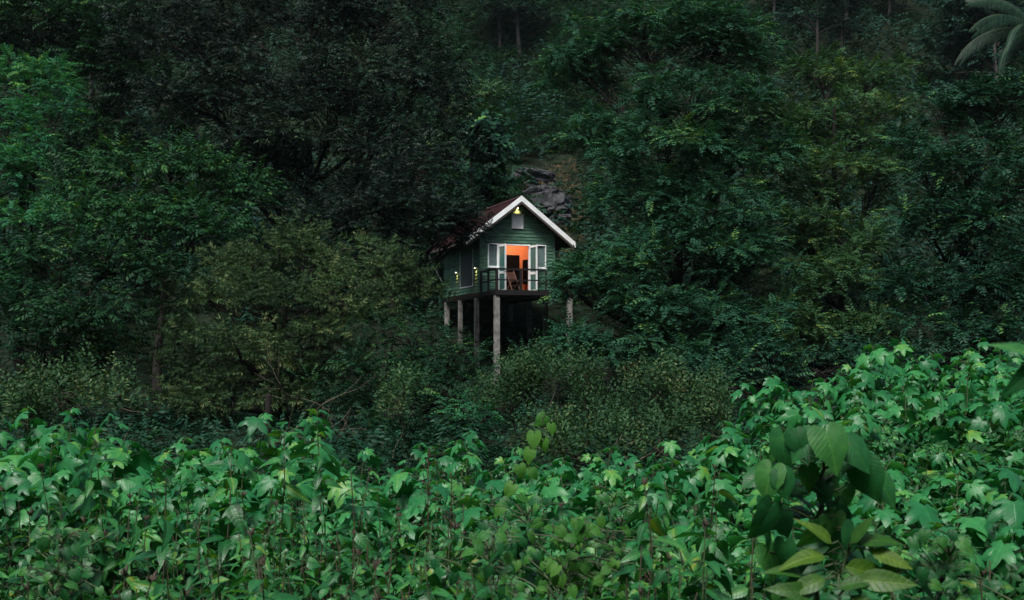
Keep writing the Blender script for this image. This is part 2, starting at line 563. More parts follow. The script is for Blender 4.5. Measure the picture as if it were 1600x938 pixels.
def tree(name, label, cat, base, lobes, kind, mat, d0, clump=.95, dens=13, sc=.9, bark='bark', trunk_r=.22, cover=1.0,
         seed=1, group=None, flat=.75, upbias=.25, twig=True, tier=.9, lean=0.0, depth=.8, lowcut=-.45, back=.5):
    r = np.random.default_rng(seed)
    bx, by = base
    bz = float(gz(bx, by))
    o = np.array((bx, by, bz))
    LC, LR = [], []
    for (px, py, rx, ry, dd) in lobes:
        d = d0 + dd
        LC.append(at(px, py, d)); m = d / FPX
        LR.append((rx * m, max(.9, (rx + ry) / 2 * m * depth), ry * m * tier))
    LC = np.array(LC); LR = np.array(LR)
    C, RD, DE, OW = [], [], [], []
    for k, (c, q) in enumerate(zip(LC, LR)):
        area = 4 * math.pi * ((q[0] * q[1]) ** 1.6 / 3 + (q[0] * q[2]) ** 1.6 / 3 + (q[1] * q[2]) ** 1.6 / 3) ** (1 / 1.6)
        n = max(4, int(cover * area / (math.pi * clump ** 2) * 1.25))
        d = norm(r.normal(0, 1, (n, 3)))
        rad = r.uniform(.62, .95, (n, 1))
        inner = r.random(n) < .15
        rad[inner] *= .5
        p = c + d * rad * q
        keep = p[:, 2] > gz(p[:, 0], p[:, 1]) + .25
        C.append(p[keep]); RD.append((clump * r.uniform(.6, 1.25, n))[keep])
        DE.append(np.where(d[:, 1] > .35, dens * back, dens)[keep]); OW.append(np.full(keep.sum(), k))
    C = np.concatenate(C); RD = np.concatenate(RD); DE = np.concatenate(DE); OW = np.concatenate(OW)
    B, D, T = clump_sprays(C, RD, DE, r, flat, upbias, lowcut)
    S = sc * r.uniform(.7, 1.25, len(B))
    root = empty(name, o)
    tag(root, label, cat, group)
    obj('crown', spray_mesh(kind, B - o, D, S, T, r, 'crown', mat), root)
    # trunk, limbs and twigs
    top = LC[:, 2].max(); cx = LC.mean(0)
    parts = []
    th = max(1.0, (top - bz) * .8)
    tt = np.linspace(0, 1, 9)
    tp = np.stack([lean * tt + (cx[0] - bx) * tt ** 2 * .6 + .12 * np.sin(tt * 7 + seed), (cx[1] - by) * tt ** 2 * .6 + .1 * np.cos(tt * 5 + seed), -.3 + (th + .3) * tt], -1)
    tr = trunk_r * (1 - .8 * tt) * (1 + .5 * np.exp(-tt * 14))
    parts.append(tube_np(tp, tr, 9))
    for k, c in enumerate(LC - o):
        h = np.clip((c[2] / th - .3) * .9, .12, .92)
        s = np.array([np.interp(h, tt, tp[:, i]) for i in range(3)])
        u = np.linspace(0, 1, 7)[:, None]
        mid = (s + c) / 2 + np.array((0, 0, -.12 * np.linalg.norm(c - s)))
        P = (1 - u) ** 2 * s + 2 * u * (1 - u) * mid + u ** 2 * c
        P[1:-1] += r.normal(0, .06, (5, 3))
        lr = np.interp(h, tt, tr) * .6
        parts.append(tube_np(P, np.linspace(lr, lr * .35 + .01, 7), 6))
        if twig:
            for cc in (C[OW == k] - o):
                u4 = np.linspace(0, 1, 5)[:, None]
                st = s + (c - s) * r.uniform(.45, 1)
                Q = st + (cc - st) * u4
                Q[1:-1] += r.normal(0, .08, (3, 3)) + np.array((0, 0, .05))
                parts.append(tube_np(Q, np.linspace(.035, .008, 5) * (.6 + trunk_r * 2), 4))
    V, F = join_np(parts)
    obj('trunk', mesh_np('trunk', V, F, bark, smooth=True), root)
    return root


# ------------------------------------------------------------------ the cabin
CA = R(20)
CO = np.array((-1.43, 51.0, 5.65))
cabin = empty('stilt_cabin', CO, CA)
tag(cabin, 'small green weatherboard cabin with white gable trim on tall concrete stilts', 'cabin')
CM = Matrix.Translation(Vector(CO)) @ Matrix.Rotation(CA, 4, 'Z')
W, DP = 3.58, 5.7
RS = .768                    # roof slope
AP = 4.30                    # roof apex above the floor


def roof_u(z):               # half width of the gable wall at height z
    return min(W / 2, max(0.02, (AP - .16 - z) / RS))


# front wall: backing with the door opening, then lapped boards
WT = AP - .16 - W / 2 * RS
fw = MB()
fw.prism([(0, 0), (.85, 0), (.85, 2.2), (0, 2.2)], 'y', .03, .12)
fw.prism([(2.39, 0), (W, 0), (W, 2.2), (2.39, 2.2)], 'y', .03, .12)
fw.prism([(0, 2.2), (W, 2.2), (W, WT), (W / 2, AP - .16), (0, WT)], 'y', .03, .12)
front = fw.build('front_wall', 'siding_back', cabin)
PITCH = .15
holes_f = [(.85, 2.39, -1, 2.2), (.36, .85, 1.12, 2.22), (2.67, 3.17, 1.12, 2.22), (1.50, 2.06, 2.90, 3.54)]


def lap_board(a, b, z0, z1, axis, plane, sgn):
    """one lapped board running from a to b; thicker at its foot"""
    pts = [(plane, z0), (plane + sgn * .030, z0), (plane + sgn * .010, z1 + .012), (plane, z1 + .012)]
    m = MB()
    m.prism(pts, axis, a, b)
    return m


z = 0.0
while z < AP - .35:
    z1 = z + PITCH
    zc = z + PITCH * .5
    hw = roof_u(z1)
    segs = [(W / 2 - hw, W / 2 + hw)]
    for (h0, h1, g0, g1) in holes_f:
        if zc > g0 and zc < g1:
            ns = []
            for a, b in segs:
                if h1 <= a or h0 >= b: ns.append((a, b)); continue
                if h0 > a: ns.append((a, h0))
                if h1 < b: ns.append((h1, b))
            segs = ns
    for a, b in segs:
        if b - a > .05:
            m = MB()
            jx = random.uniform(-.004, .004)
            m.v = [(a, .03, z), (b, .03, z), (b, -.012 + jx, z), (a, -.012 + jx, z), (a, .03, z1 + .01), (b, .03, z1 + .01), (b, .016 + jx, z1 + .01), (a, .016 + jx, z1 + .01)]
            m.f = [(0, 1, 2, 3), (4, 7, 6, 5), (3, 2, 6, 7), (0, 4, 5, 1), (0, 3, 7, 4), (1, 5, 6, 2)]
            m.build('board', 'siding_green', front)
    z = z1

# left wall (its face at u = 0, going back)
lw = MB().box(.03, .12, .125, DP, 0, WT)
left = lw.build('side_wall', 'siding_back', cabin)
z = 0.0
while z < WT - .02:
    z1 = min(z + PITCH, WT); zc = (z + z1) / 2
    segs = [(-.012, DP)]
    if .30 < zc < 2.02: segs = [(-.012, .98), (2.95, DP)]
    for a, b in segs:
        m = MB()
        m.v = [(.03, a, z), (.03, b, z), (-.012, b, z), (-.012, a, z), (.03, a, z1 + .01), (.03, b, z1 + .01), (.016, b, z1 + .01), (.016, a, z1 + .01)]
        m.f = [(0, 1, 2, 3), (4, 7, 6, 5), (3, 2, 6, 7), (0, 4, 5, 1), (0, 3, 7, 4), (1, 5, 6, 2)]
        m.build('board', 'siding_green', left)
    z = z1
MB().box(W - .12, W - .0, .125, DP, 0, WT).build('side_wall', 'siding_green', cabin)
MB().prism([(.13, 0), (W - .13, 0), (W - .13, WT), (W / 2, AP - .3), (.13, WT)], 'y', DP - .12, DP - .01).build('rear_wall', 'siding_green', cabin)
MB().box(-.03, .05, -.03, .028, 0, WT - .03).build('corner_trim', 'siding_green', cabin)
MB().box(W - .05, W + .03, -.03, .028, 0, WT - .03).build('corner_trim', 'siding_green', cabin)

# side window: closed grey shutter with a thin white frame
sw = MB().box(-.008, .02, 1.03, 2.90, .35, 1.98).build('side_window', 'shutter_grey', cabin)
f = MB(); f.box(-.03, .0, 2.90, 2.95, .30, 2.02); f.box(-.03, .0, 1.0, 2.90, .30, .35); f.box(-.03, .0, .98, 1.03, .352, 2.02)
f.build('frame', 'cloudy_white', sw)

# roof: corrugated slopes
rf = empty('tmp')
bpy.data.objects.remove(rf)
roof_root = None
for sgn in (-1, 1):
    nV = 130
    v = np.linspace(-.5, DP + .5, nV)
    wv = .018 * np.sin(v * 2 * math.pi / .18)
    u0, u1 = W / 2, W / 2 + sgn * 2.60
    nrm = np.array((sgn * RS, 0, 1)) / math.hypot(RS, 1)
    rows = []
    for t in np.linspace(0, 1, 2):
        for off in (0, -.03):
            u = u0 + (u1 - u0) * t
            zz = AP - RS * abs(u - W / 2)
            rows.append(np.stack([u + nrm[0] * (wv + off), v, zz + nrm[2] * (wv + off)], -1))
    V = np.concatenate(rows)
    k = np.arange(nV - 1)
    q = lambda a, b: np.stack([a * nV + k, a * nV + k + 1, b * nV + k + 1, b * nV + k], -1)
    F = np.concatenate([q(0, 2), q(1, 3), q(2, 3), q(0, 1)])
    rp_ = obj('roof', mesh_np('roof', V, F, 'roof_maroon'), cabin)
    # soffit boards and fascia
    s = MB()
    a = (W / 2 + sgn * .02, AP - .10); b = (W / 2 + sgn * 2.55, AP - .10 - RS * 2.53)
    s.prism([a, b, (b[0], b[1] - .03), (a[0], a[1] - .03)], 'y', -.44, DP + .44)
    s.build('soffit', 'soffit', rp_)
    # white barge board along the front edge
    s = MB()
    a = (W / 2, AP + .04); b = (W / 2 + sgn * 2.62, AP + .04 - RS * 2.62)
    s.prism([a, b, (b[0], b[1] - .25), (a[0], a[1] - .25)], 'y', -.56, -.515)
    s.build('barge_board', 'white_paint', rp_)
    s = MB()
    s.prism([(a[0], a[1] - .25), (b[0], b[1] - .25), (b[0] - sgn * .05, b[1] - .33), (a[0], a[1] - .36)], 'y', -.545, -.52)
    s.build('lower_trim', 'soffit', rp_)
    s = MB(); s.box(min(b[0], b[0] - sgn * .03), max(b[0], b[0] - sgn * .03), -.50, DP + .5, b[1] - .20, b[1] - .06)
    s.build('fascia', 'soffit', rp_)
MB().prism([(W / 2 - .14, AP - .05), (W / 2, AP + .06), (W / 2 + .14, AP - .05)], 'y', -.48, DP + .5).build('ridge_cap', 'roof_maroon', cabin)
# pale pipe slanting from the rear eave to the wall
MB().tube([(-.72, 5.9, 2.1), (-.45, 5.85, 1.5), (-.06, 5.72, .75)], .022, 6).build('drain_pipe', 'cloudy_white', cabin)

# attic hatch with the gable lamp over it
ah = MB().box(1.52, 2.04, -.045, .02, 2.92, 3.52).build('attic_hatch', 'white_paint', cabin)
f = MB(); f.box(1.50, 1.53, -.05, .015, 2.90, 3.54); f.box(2.03, 2.06, -.05, .015, 2.90, 3.54); f.box(1.531, 2.029, -.05, .015, 2.90, 2.93); f.box(1.531, 2.029, -.05, .015, 3.51, 3.54)
f.build('frame', 'cloudy_white', ah)


def wall_lamp(u, v, zz, axis, power, size=1.0, ang=70):
    """cap lamp on a wall shining down it; axis: outward normal in cabin axes"""
    ax = Vector(axis)
    lp = MB()
    p = Vector((u, v, zz))
    lp.tube([p - ax * .02, p + ax * .05 * size], .012, 6)
    c = p + ax * .06 * size
    lp.tube([c + Vector((0, 0, .05 * size)), c + Vector((0, 0, .04 * size)), c + Vector((0, 0, -.03 * size))], [.008, .03 * size, .05 * size], 10)
    lo = lp.build('wall_lamp', 'metal_white', cabin, smooth=True)
    MB().tube([c + Vector((0, 0, -.005)), c + Vector((0, 0, -.03 * size)), c + Vector((0, 0, -.045 * size))], [.015, .03 * size, .006], 8).build('bulb', 'bulb_warm', lo, smooth=True)
    ld = bpy.data.lights.new('lamp_light', 'SPOT')
    ld.energy = power; ld.color = (1.0, .47, .17); ld.spot_size = R(ang); ld.spot_blend = .9; ld.shadow_soft_size = .02
    l = bpy.data.objects.new('lamp_light', ld)
    l.location = c + Vector((0, 0, -.06 * size))
    l.rotation_euler = (0, 0, 0)
    # tip the spot slightly towards the wall
    dirv = Vector((0, 0, -1)) - ax * .30
    l.rotation_euler = dirv.to_track_quat('-Z', 'Y').to_euler()
    link(l, cabin)
    return lo


wall_lamp(1.78, -.02, 3.86, (0, -1, 0), 16, .8, 95)
MB().box(1.46, 2.10, -.075, .012, 3.545, 3.565).build('light_hood', 'white_paint', ah)  # added ledge that stops the gable lamp's light above the hatch
wall_lamp(-.02, 3.45, 1.12, (-1, 0, 0), 16, .9, 62)
wall_lamp(-.02, .55, 1.14, (-1, 0, 0), 18, .9, 62)


# front windows with pleated curtains
def window(u0, u1, z0, z1):
    w = MB()
    w.box(u0, u0 + .05, -.05, .03, z0, z1); w.box(u1 - .05, u1, -.05, .03, z0, z1)
    w.box(u0 + .05, u1 - .05, -.05, .03, z0, z0 + .06); w.box(u0 + .05, u1 - .05, -.05, .03, z1 - .05, z1)
    o = w.build('window', 'white_paint', cabin)
    MB().box(u0 + .05, u1 - .05, -.012, -.006, z0 + .06, z1 - .05).build('pane', 'glass_dark', o)
    n = 41
    uu = np.linspace(u0 + .052, u1 - .052, n)
    vv = .012 + .010 * np.sin(np.arange(n) * 1.45)
    V = np.concatenate([np.stack([uu, vv, np.full(n, z0 + .06)], -1), np.stack([uu, vv, np.full(n, z1 - .05)], -1)])
    k = np.arange(n - 1)
    obj('curtain', mesh_np('curtain', V, np.stack([k, k + 1, k + 1 + n, k + n], -1), 'curtain_grey', smooth=True), o)
    MB().box(u0 - .02, u1 + .02, -.075, -.052, z0 - .03, z0 + .02).build('sill', 'white_paint', o)


window(.36, .84, 1.13, 2.21)
window(2.68, 3.17, 1.13, 2.21)

# door opening frame and two glazed leaves folded out
df = MB(); df.box(.852, .90, -.04, .10, 0, 2.2); df.box(2.34, 2.388, -.04, .10, 0, 2.2); df.box(.90, 2.34, -.04, .10, 2.14, 2.198)
df.build('door_frame', 'white_paint', cabin)


def door_leaf(hu, ang, side):
    """glazed leaf: built along +x from the hinge, turned about it"""
    w, h = .74, 2.12
    M = Matrix.Translation((hu, -.045, .02)) @ Matrix.Rotation(ang, 4, 'Z')

    def place(mb, name, mat, par):
        mb.v = [tuple(M @ Vector(p)) for p in mb.v]
        return mb.build(name, mat, par)
    m = MB()
    m.box(0, .09, -.02, .02, 0, h); m.box(w - .09, w, -.02, .02, 0, h)
    m.box(.09, w - .09, -.02, .02, 0, .1); m.box(.09, w - .09, -.02, .02, .80, .92); m.box(.09, w - .09, -.02, .02, h - .1, h)
    o = place(m, 'door_leaf', 'white_paint', cabin)
    place(MB().box(.09, w - .09, -.004, .004, .1, .80), 'pane', 'glass_teal', o)
    place(MB().box(.09, w - .09, -.004, .004, .92, h - .1), 'pane', 'glass_teal', o)
    m = MB(); m.box(w - .06, w - .03, -.06, .06, .96, .98); m.box(w - .16, w - .03, -.065, -.05, .955, .985)
    place(m, 'handle', 'metal_dark', o)


door_leaf(.86, R(-83), 0)
door_leaf(2.36, R(-84), 1)

# the lit room behind the door
room = MB().box(.125, W - .125, 3.10, 3.16, 0, 2.75).build('inner_wall', 'orange_wall', cabin)
MB().box(.122, .16, .125, 3.10, 0, 2.75).build('inner_wall', 'orange_wall', cabin)
MB().box(W - .16, W - .122, .125, 3.10, 0, 2.75).build('inner_wall', 'orange_wall', cabin)
MB().box(.16, 1.0 - .15, .125, .15, 0, 2.75).build('inner_wall', 'orange_wall', cabin)
MB().box(.125, W - .125, .125, 3.16, 2.752, 2.80).build('ceiling', 'orange_wall', cabin)
MB().box(.05, W - .05, .05, DP - .05, -.10, -.004).build('floor', 'brown_wood', cabin)
dd_ = MB().box(2.10, 3.02, 3.05, 3.098, 0, 1.98).build('inner_door', 'dark_wood', cabin)
MB().box(2.16, 2.96, 3.035, 3.049, .05, 1.92).build('door_panel', 'dark_wood', dd_)
cl = MB().tube([(2.5, 1.9, 2.74), (2.5, 1.9, 2.62), (2.5, 1.9, 2.58)], [.03, .09, .10], 12).build('ceiling_lamp', 'metal_white', cabin)
MB().tube([(2.5, 1.9, 2.585), (2.5, 1.9, 2.53), (2.5, 1.9, 2.50)], [.085, .07, .01], 12).build('bulb', 'bulb_orange', cl, smooth=True)
pl = bpy.data.lights.new('room_light', 'POINT'); pl.energy = 24; pl.color = (1.0, .74, .50); pl.shadow_soft_size = .08
plo = bpy.data.objects.new('room_light', pl); plo.location = (2.5, 1.9, 2.42); link(plo, cabin)

# deck, railing and stilts
DV = -2.25
dk = MB(); dk.box(-.06, W + .06, DV - .06, DV - .005, -.22, -.02); dk.box(-.06, -.005, DV, -.02, -.22, -.02); dk.box(W + .005, W + .06, DV, -.02, -.22, -.02)
deck = dk.build('deck', 'black_wood', cabin)
for k in range(15):
    v0 = DV + k * .149
    MB().box(-.02, W + .02, v0, v0 + .139, -.035, 0).build('plank', 'black_wood', deck)
fb = MB()
for uu in (.1, W / 2, W - .1): fb.box(uu - .06, uu + .06, DV + .01, DP - .05, -.25, -.105)
fb.build('floor_beam', 'black_wood', cabin)
MB().box(-.02, W + .02, DP - .02, DP + .01, -.25, -.0).build('floor_beam', 'black_wood', cabin)
rail = MB()
rail.box(-.03, W + .03, DV - .03, DV + .05, .86, .93); rail.box(-.03, .05, DV + .05, -.04, .86, .93); rail.box(W - .05, W + .03, DV + .05, -.04, .86, .93)
railing = rail.build('railing', 'black_wood', cabin)
m = MB(); m.box(0, W, DV - .01, DV + .03, .40, .455); m.box(-.01, .03, DV + .031, -.04, .40, .455); m.box(W - .03, W + .01, DV + .031, -.04, .40, .455)
m.build('mid_rail', 'black_wood', railing)
for (uu, vv, w_) in ((0.01, DV + .01, .10), (1.115, DV + .01, .09), (2.30, DV + .01, .09), (W - .01, DV + .01, .10), (.01, -1.12, .08), (W - .01, -1.12, .08), (.01, -.10, .09), (W - .01, -.10, .09)):
    MB().box(uu - w_ / 2, uu + w_ / 2, vv - w_ / 2, vv + w_ / 2, .0, .859).build('post', 'black_wood', railing)
for (uu, vv, w_) in ((.05, DV + .12, .23), (W - .14, DV + .12, .22), (.02, .55, .20), (3.30, .35, .19), (.06, 3.15, .19), (W - .12, 2.9, .19), (.12, DP - .15, .22), (W - .12, DP - .15, .22)):
    wp = CM @ Vector((uu, vv, 0))
    zb = float(gz(wp.x, wp.y)) - CO[2] - .4
    MB().box(uu - w_ / 2, uu + w_ / 2, vv - w_ / 2, vv + w_ / 2, zb, -.252).build('stilt', 'concrete', cabin, bevel=.015)
# white slatted side screen at the right of the cabin
sc_ = MB().box(W + .34, W + .40, 1.0, 1.06, .9, 2.05).build('side_screen', 'cloudy_white', cabin)
for k in range(5):
    MB().box(W + .004, W + .62, .975, .998, 1.02 + k * .21, 1.10 + k * .21).build('slat', 'cloudy_white', sc_)

# folding chair on the deck
chair = empty('folding_chair', CM @ Vector((1.10, -1.25, 0.002)), CA + R(-75))
tag(chair, 'brown slatted wooden folding chair on the cabin deck', 'chair')
for s in (-.21, .21):
    MB().bar((.27, s, .0), (-.24, s, .90), .03, .045).build('back_leg', 'brown_wood', chair)
    MB().bar((-.24, s * .86, .0), (.20, s * .86, .44), .03, .045).build('front_leg', 'brown_wood', chair)
for k in range(7):
    t = k / 6
    x = -.06 - t * .155; zz = .53 + t * .30
    MB().bar((x + .02, -.195, zz), (x + .02, .195, zz), .014, .04).build('back_slat', 'brown_wood', chair)
for k in range(6):
    MB().box(-.16 + k * .075, -.105 + k * .075, -.19, .19, .445, .465).build('seat_slat', 'brown_wood', chair)
MB().bar((.14, -.2, .23), (.14, .2, .23), .025).build('stretcher', 'brown_wood', chair)
MB().bar((-.16, -.17, .08), (-.16, .17, .08), .025).build('stretcher', 'brown_wood', chair)

cab = MB().box(W - .52, W - .162, 2.35, 2.75, .55, 1.72).build('wall_cabinet', 'dark_wood')
cab.matrix_world = CM
tag(cab, 'dark wooden cabinet on the orange wall inside the cabin', 'cabinet')

# ------------------------------------------------------------------ trees
FE, OV, FI, NA = 'feather', 'ovate', 'fine', 'narrow'


def px_xy(px, d):
    return ((px - 800) / FPX * d, d)


# right: broad feathery tree beside the cabin
tree('feathery_tree', 'broad feathery dark green tree right of the cabin, touching its deck', 'tree', px_xy(1060, 52),
     [(908, 105, 68, 80, 3), (1000, 50, 130, 55, 2), (1130, 60, 100, 65, 3), (1090, 150, 120, 45, -1), (955, 210, 85, 45, 1),
      (1040, 240, 120, 50, -2), (1160, 230, 90, 55, 0), (1015, 310, 88, 52, -2), (1120, 330, 110, 50, -3), (978, 385, 60, 48, -3),
      (1060, 400, 120, 50, -4), (1180, 410, 90, 55, -3), (930, 435, 42, 26, -5), (908, 422, 20, 18, -4.5), (892, 450, 18, 10, -4.5), (1010, 480, 100, 45, -5), (1140, 500, 120, 50, -5),
      (905, 548, 55, 18, -6), (888, 522, 36, 18, -6), (1040, 555, 90, 35, -6)], FE, 'leaf_feather', 51, .95, 44, .62, upbias=.2, seed=11, trunk_r=.32, cover=1.15)
tree('feathery_tree', 'olive tinted feathery tree with pointed top, right of the broad one', 'tree', px_xy(1310, 55),
     [(1370, 120, 45, 35, 3), (1280, 110, 70, 45, 4), (1230, 190, 80, 50, 1), (1340, 190, 75, 50, 1), (1270, 270, 90, 50, -1),
      (1370, 290, 50, 50, 0), (1250, 350, 80, 50, -2), (1340, 370, 70, 50, -2), (1280, 440, 95, 50, -4), (1220, 520, 90, 50, -6),
      (1320, 520, 75, 55, -5)], FE, 'leaf_feather_olive', 54, .9, 46, .60, upbias=.2, seed=12, trunk_r=.28)
tree('feathery_tree', 'dark glossy tree with bright leaf tips at the right edge', 'tree', px_xy(1500, 47),
     [(1470, 170, 75, 40, 2), (1560, 160, 70, 45, 2), (1600, 130, 34, 24, 3), (1430, 240, 55, 45, 1), (1520, 250, 85, 50, -1), (1600, 260, 50, 60, 0), (1450, 340, 60, 50, -1),
      (1550, 350, 80, 55, -2), (1450, 440, 65, 50, -2), (1540, 450, 80, 50, -3), (1620, 430, 50, 70, -2), (1500, 520, 100, 40, -3)],
     FE, 'leaf_dark_glossy', 46, .85, 42, .68, seed=13, trunk_r=.25)
# left
tree('bright_tree', 'bright layered green tree at the left edge of the picture', 'tree', px_xy(30, 50),
     [(40, 120, 75, 40, 2), (95, 170, 50, 40, 1), (10, 190, 60, 40, 0), (60, 250, 70, 40, -1), (-10, 290, 60, 45, -1), (50, 340, 75, 40, -2), (20, 420, 80, 40, -2)],
     FE, 'leaf_bright', 50, .85, 46, .56, seed=21, trunk_r=.22)
tree('broadleaf_tree', 'dark tree with hanging oval leaves below the tallest left tree', 'tree', px_xy(250, 45),
     [(160, 285, 80, 45, 1), (265, 265, 95, 45, 0), (350, 300, 65, 45, 0), (200, 345, 100, 40, -1), (310, 350, 95, 40, -2)],
     OV, 'leaf_hanging', 46, .8, 34, .72, seed=22)
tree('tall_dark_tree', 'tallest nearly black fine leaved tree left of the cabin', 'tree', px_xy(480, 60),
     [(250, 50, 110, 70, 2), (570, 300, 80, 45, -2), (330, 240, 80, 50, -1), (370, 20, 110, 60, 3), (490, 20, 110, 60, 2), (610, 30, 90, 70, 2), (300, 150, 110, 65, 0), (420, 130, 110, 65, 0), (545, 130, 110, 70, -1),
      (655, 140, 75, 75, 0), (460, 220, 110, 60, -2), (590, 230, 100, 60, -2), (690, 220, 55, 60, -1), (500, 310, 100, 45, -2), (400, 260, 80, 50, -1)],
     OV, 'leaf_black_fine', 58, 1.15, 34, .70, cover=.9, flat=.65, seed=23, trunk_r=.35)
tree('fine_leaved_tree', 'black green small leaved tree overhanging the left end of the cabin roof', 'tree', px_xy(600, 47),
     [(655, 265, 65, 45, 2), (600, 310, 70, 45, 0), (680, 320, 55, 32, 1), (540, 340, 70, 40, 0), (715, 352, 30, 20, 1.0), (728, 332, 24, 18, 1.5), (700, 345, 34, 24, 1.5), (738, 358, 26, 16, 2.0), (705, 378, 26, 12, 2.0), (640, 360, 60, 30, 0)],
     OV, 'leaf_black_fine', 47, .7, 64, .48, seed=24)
tree('dark_back_tree', 'shadowed tree behind the bright tree in the upper left corner', 'tree', px_xy(110, 66),
     [(40, 20, 90, 50, 0), (150, 40, 80, 60, 0), (200, 120, 70, 60, 0), (120, 90, 80, 50, 2), (180, 210, 70, 60, 1), (-20, 80, 60, 60, 2), (120, 260, 60, 60, 2)],
     OV, 'leaf_mid', 64, 1.0, 24, .95, seed=25)
tree('leafy_tree', 'dark rounded tree low at the left edge above the flowering shrubs', 'tree', px_xy(110, 38),
     [(60, 410, 85, 45, 1), (170, 400, 85, 45, 1), (240, 430, 60, 45, 1), (30, 480, 70, 45, 0), (130, 480, 90, 45, -1), (60, 550, 80, 45, -1), (180, 540, 70, 35, 0)],
     OV, 'leaf_mid', 38, .65, 42, .6, seed=26, trunk_r=.12)
tree('olive_tree', 'olive brown narrow leaved tree with bare lower branches left of the cabin', 'tree', px_xy(440, 40),
     [(400, 405, 90, 38, 1), (500, 400, 90, 40, 1), (590, 420, 65, 45, 1), (310, 455, 75, 45, 0), (420, 465, 100, 42, -1), (540, 470, 90, 45, -1), (270, 530, 65, 50, -1),
      (370, 545, 90, 45, -2), (480, 540, 80, 40, -1), (300, 610, 80, 40, -2), (640, 450, 40, 40, 2), (430, 590, 85, 40, -1), (510, 600, 70, 40, 0), (370, 630, 80, 30, -2)], NA, 'leaf_olive', 40, .75, 40, .52, seed=27)
tree('bushy_tree', 'dark bush spreading below the left side of the cabin stilts', 'bush', px_xy(650, 37),
     [(640, 530, 70, 38, 1), (710, 560, 60, 35, 0), (590, 590, 75, 40, 0), (690, 615, 80, 40, -1), (600, 650, 90, 35, -2), (520, 620, 60, 40, 0), (742, 585, 26, 20, 1)],
     OV, 'leaf_mid', 37, .6, 44, .5, seed=28, trunk_r=.12)
tree('shaded_bush', 'dark bush under the broad feathery tree beside the cabin stilts', 'bush', px_xy(860, 43),
     [(855, 550, 45, 20, 2), (900, 565, 40, 20, 1)], OV, 'leaf_dark_glossy', 43, .6, 40, .5, seed=29, trunk_r=.05)
tree('shaded_bush', 'dark mass of bushes under the olive tinted feathery tree', 'bush', px_xy(1290, 42),
     [(1180, 570, 90, 40, 0), (1280, 580, 90, 40, 0), (1390, 560, 80, 40, 1), (1500, 560, 90, 40, 0), (1600, 550, 60, 50, 0), (1090, 600, 70, 35, -2)], OV, 'leaf_dark_glossy', 42, .7, 34, .55, seed=30, trunk_r=.12)
tree('vine_covered_tree', 'tree trunk smothered in broad vine leaves behind the cabin roof', 'tree', px_xy(768, 64),
     [(770, 195, 34, 22, 0), (765, 230, 36, 25, -.5), (770, 265, 34, 25, -.5), (760, 300, 36, 20, 0)], 'broad', 'leaf_dark_glossy', 63, .6, 18, .8, seed=31, trunk_r=.2)
tree('leafy_shrub', 'green shrub with arching leaves just behind the cabin ridge', 'shrub', px_xy(800, 63),
     [(790, 305, 28, 14, 0), (770, 325, 30, 14, 0)], FE, 'leaf_mid', 62, .6, 14, .9, seed=32, trunk_r=.06)
tree('grey_shrub', 'grey green shrub on the hillside left of the rocks', 'shrub', px_xy(740, 74),
     [(760, 150, 28, 18, 0), (720, 175, 36, 30, 0), (700, 240, 36, 40, 0)], OV, 'leaf_grey_green', 72, .8, 14, .8, seed=33, trunk_r=.1)
tree('pale_flowering_tree', 'small hillside tree with dry tan flower heads above the cabin', 'tree', px_xy(700, 84),
     [(700, 45, 26, 22, 0), (690, 90, 26, 22, 0), (728, 95, 20, 16, 1)], OV, 'leaf_mid', 82, .9, 12, .9, seed=34, trunk_r=.1)

# pale flowering shrubs in the middle distance
SH = [
    ('tall pale tipped shrub at the left edge behind the lobed leaves', [(70, 640, 55, 45, 0), (110, 620, 40, 30, 0), (40, 660, 40, 40, 0)], 24),
    ('slim pale spiked shrub left of the leaning fence post', [(195, 625, 22, 35, 0)], 22),
    ('lone pale spiked shrub in the dark gap left of the stilts', [(622, 640, 20, 45, 0)], 27),
    ('pale shrub directly below the tallest front stilt', [(820, 610, 42, 38, 0), (790, 640, 45, 40, 0), (850, 590, 22, 28, 0)], 30),
    ('slim pale shrub with upright tip right of the front stilt', [(915, 605, 18, 42, 0), (925, 650, 40, 38, 0)], 29),
    ('wide pale tipped shrub below the broad feathery tree', [(1030, 620, 45, 38, 0), (990, 655, 50, 35, 0), (1060, 655, 50, 35, 0)], 28),
    ('low pale tipped shrub next to the right leaf mound', [(1110, 635, 32, 35, 0), (1120, 675, 35, 28, 0)], 27),
    ('low dense shrub in front of the wide pale tipped one', [(960, 700, 60, 25, 0), (870, 700, 50, 28, 0), (1040, 700, 40, 22, 0)], 24),
]
for k, (lb, lo, d) in enumerate(SH):
    tree('flowering_shrub', lb, 'shrub', px_xy(lo[0][0], d), lo, 'spire', 'leaf_grey_green', d, .5, 30, .72, seed=50 + k, trunk_r=.04,
         group='pale tipped shrubs below the cabin', upbias=1.3, flat=1.0, lowcut=-.3, depth=1.0, bark='stem_brown', back=.8)
tree('low_bush', 'soft bright green low bush left of the pale shrubs', 'bush', px_xy(745, 33), [(735, 640, 45, 20, 0), (760, 655, 40, 18, -.5)], FE, 'leaf_bright', 32, .5, 26, .4, seed=61, trunk_r=.03)

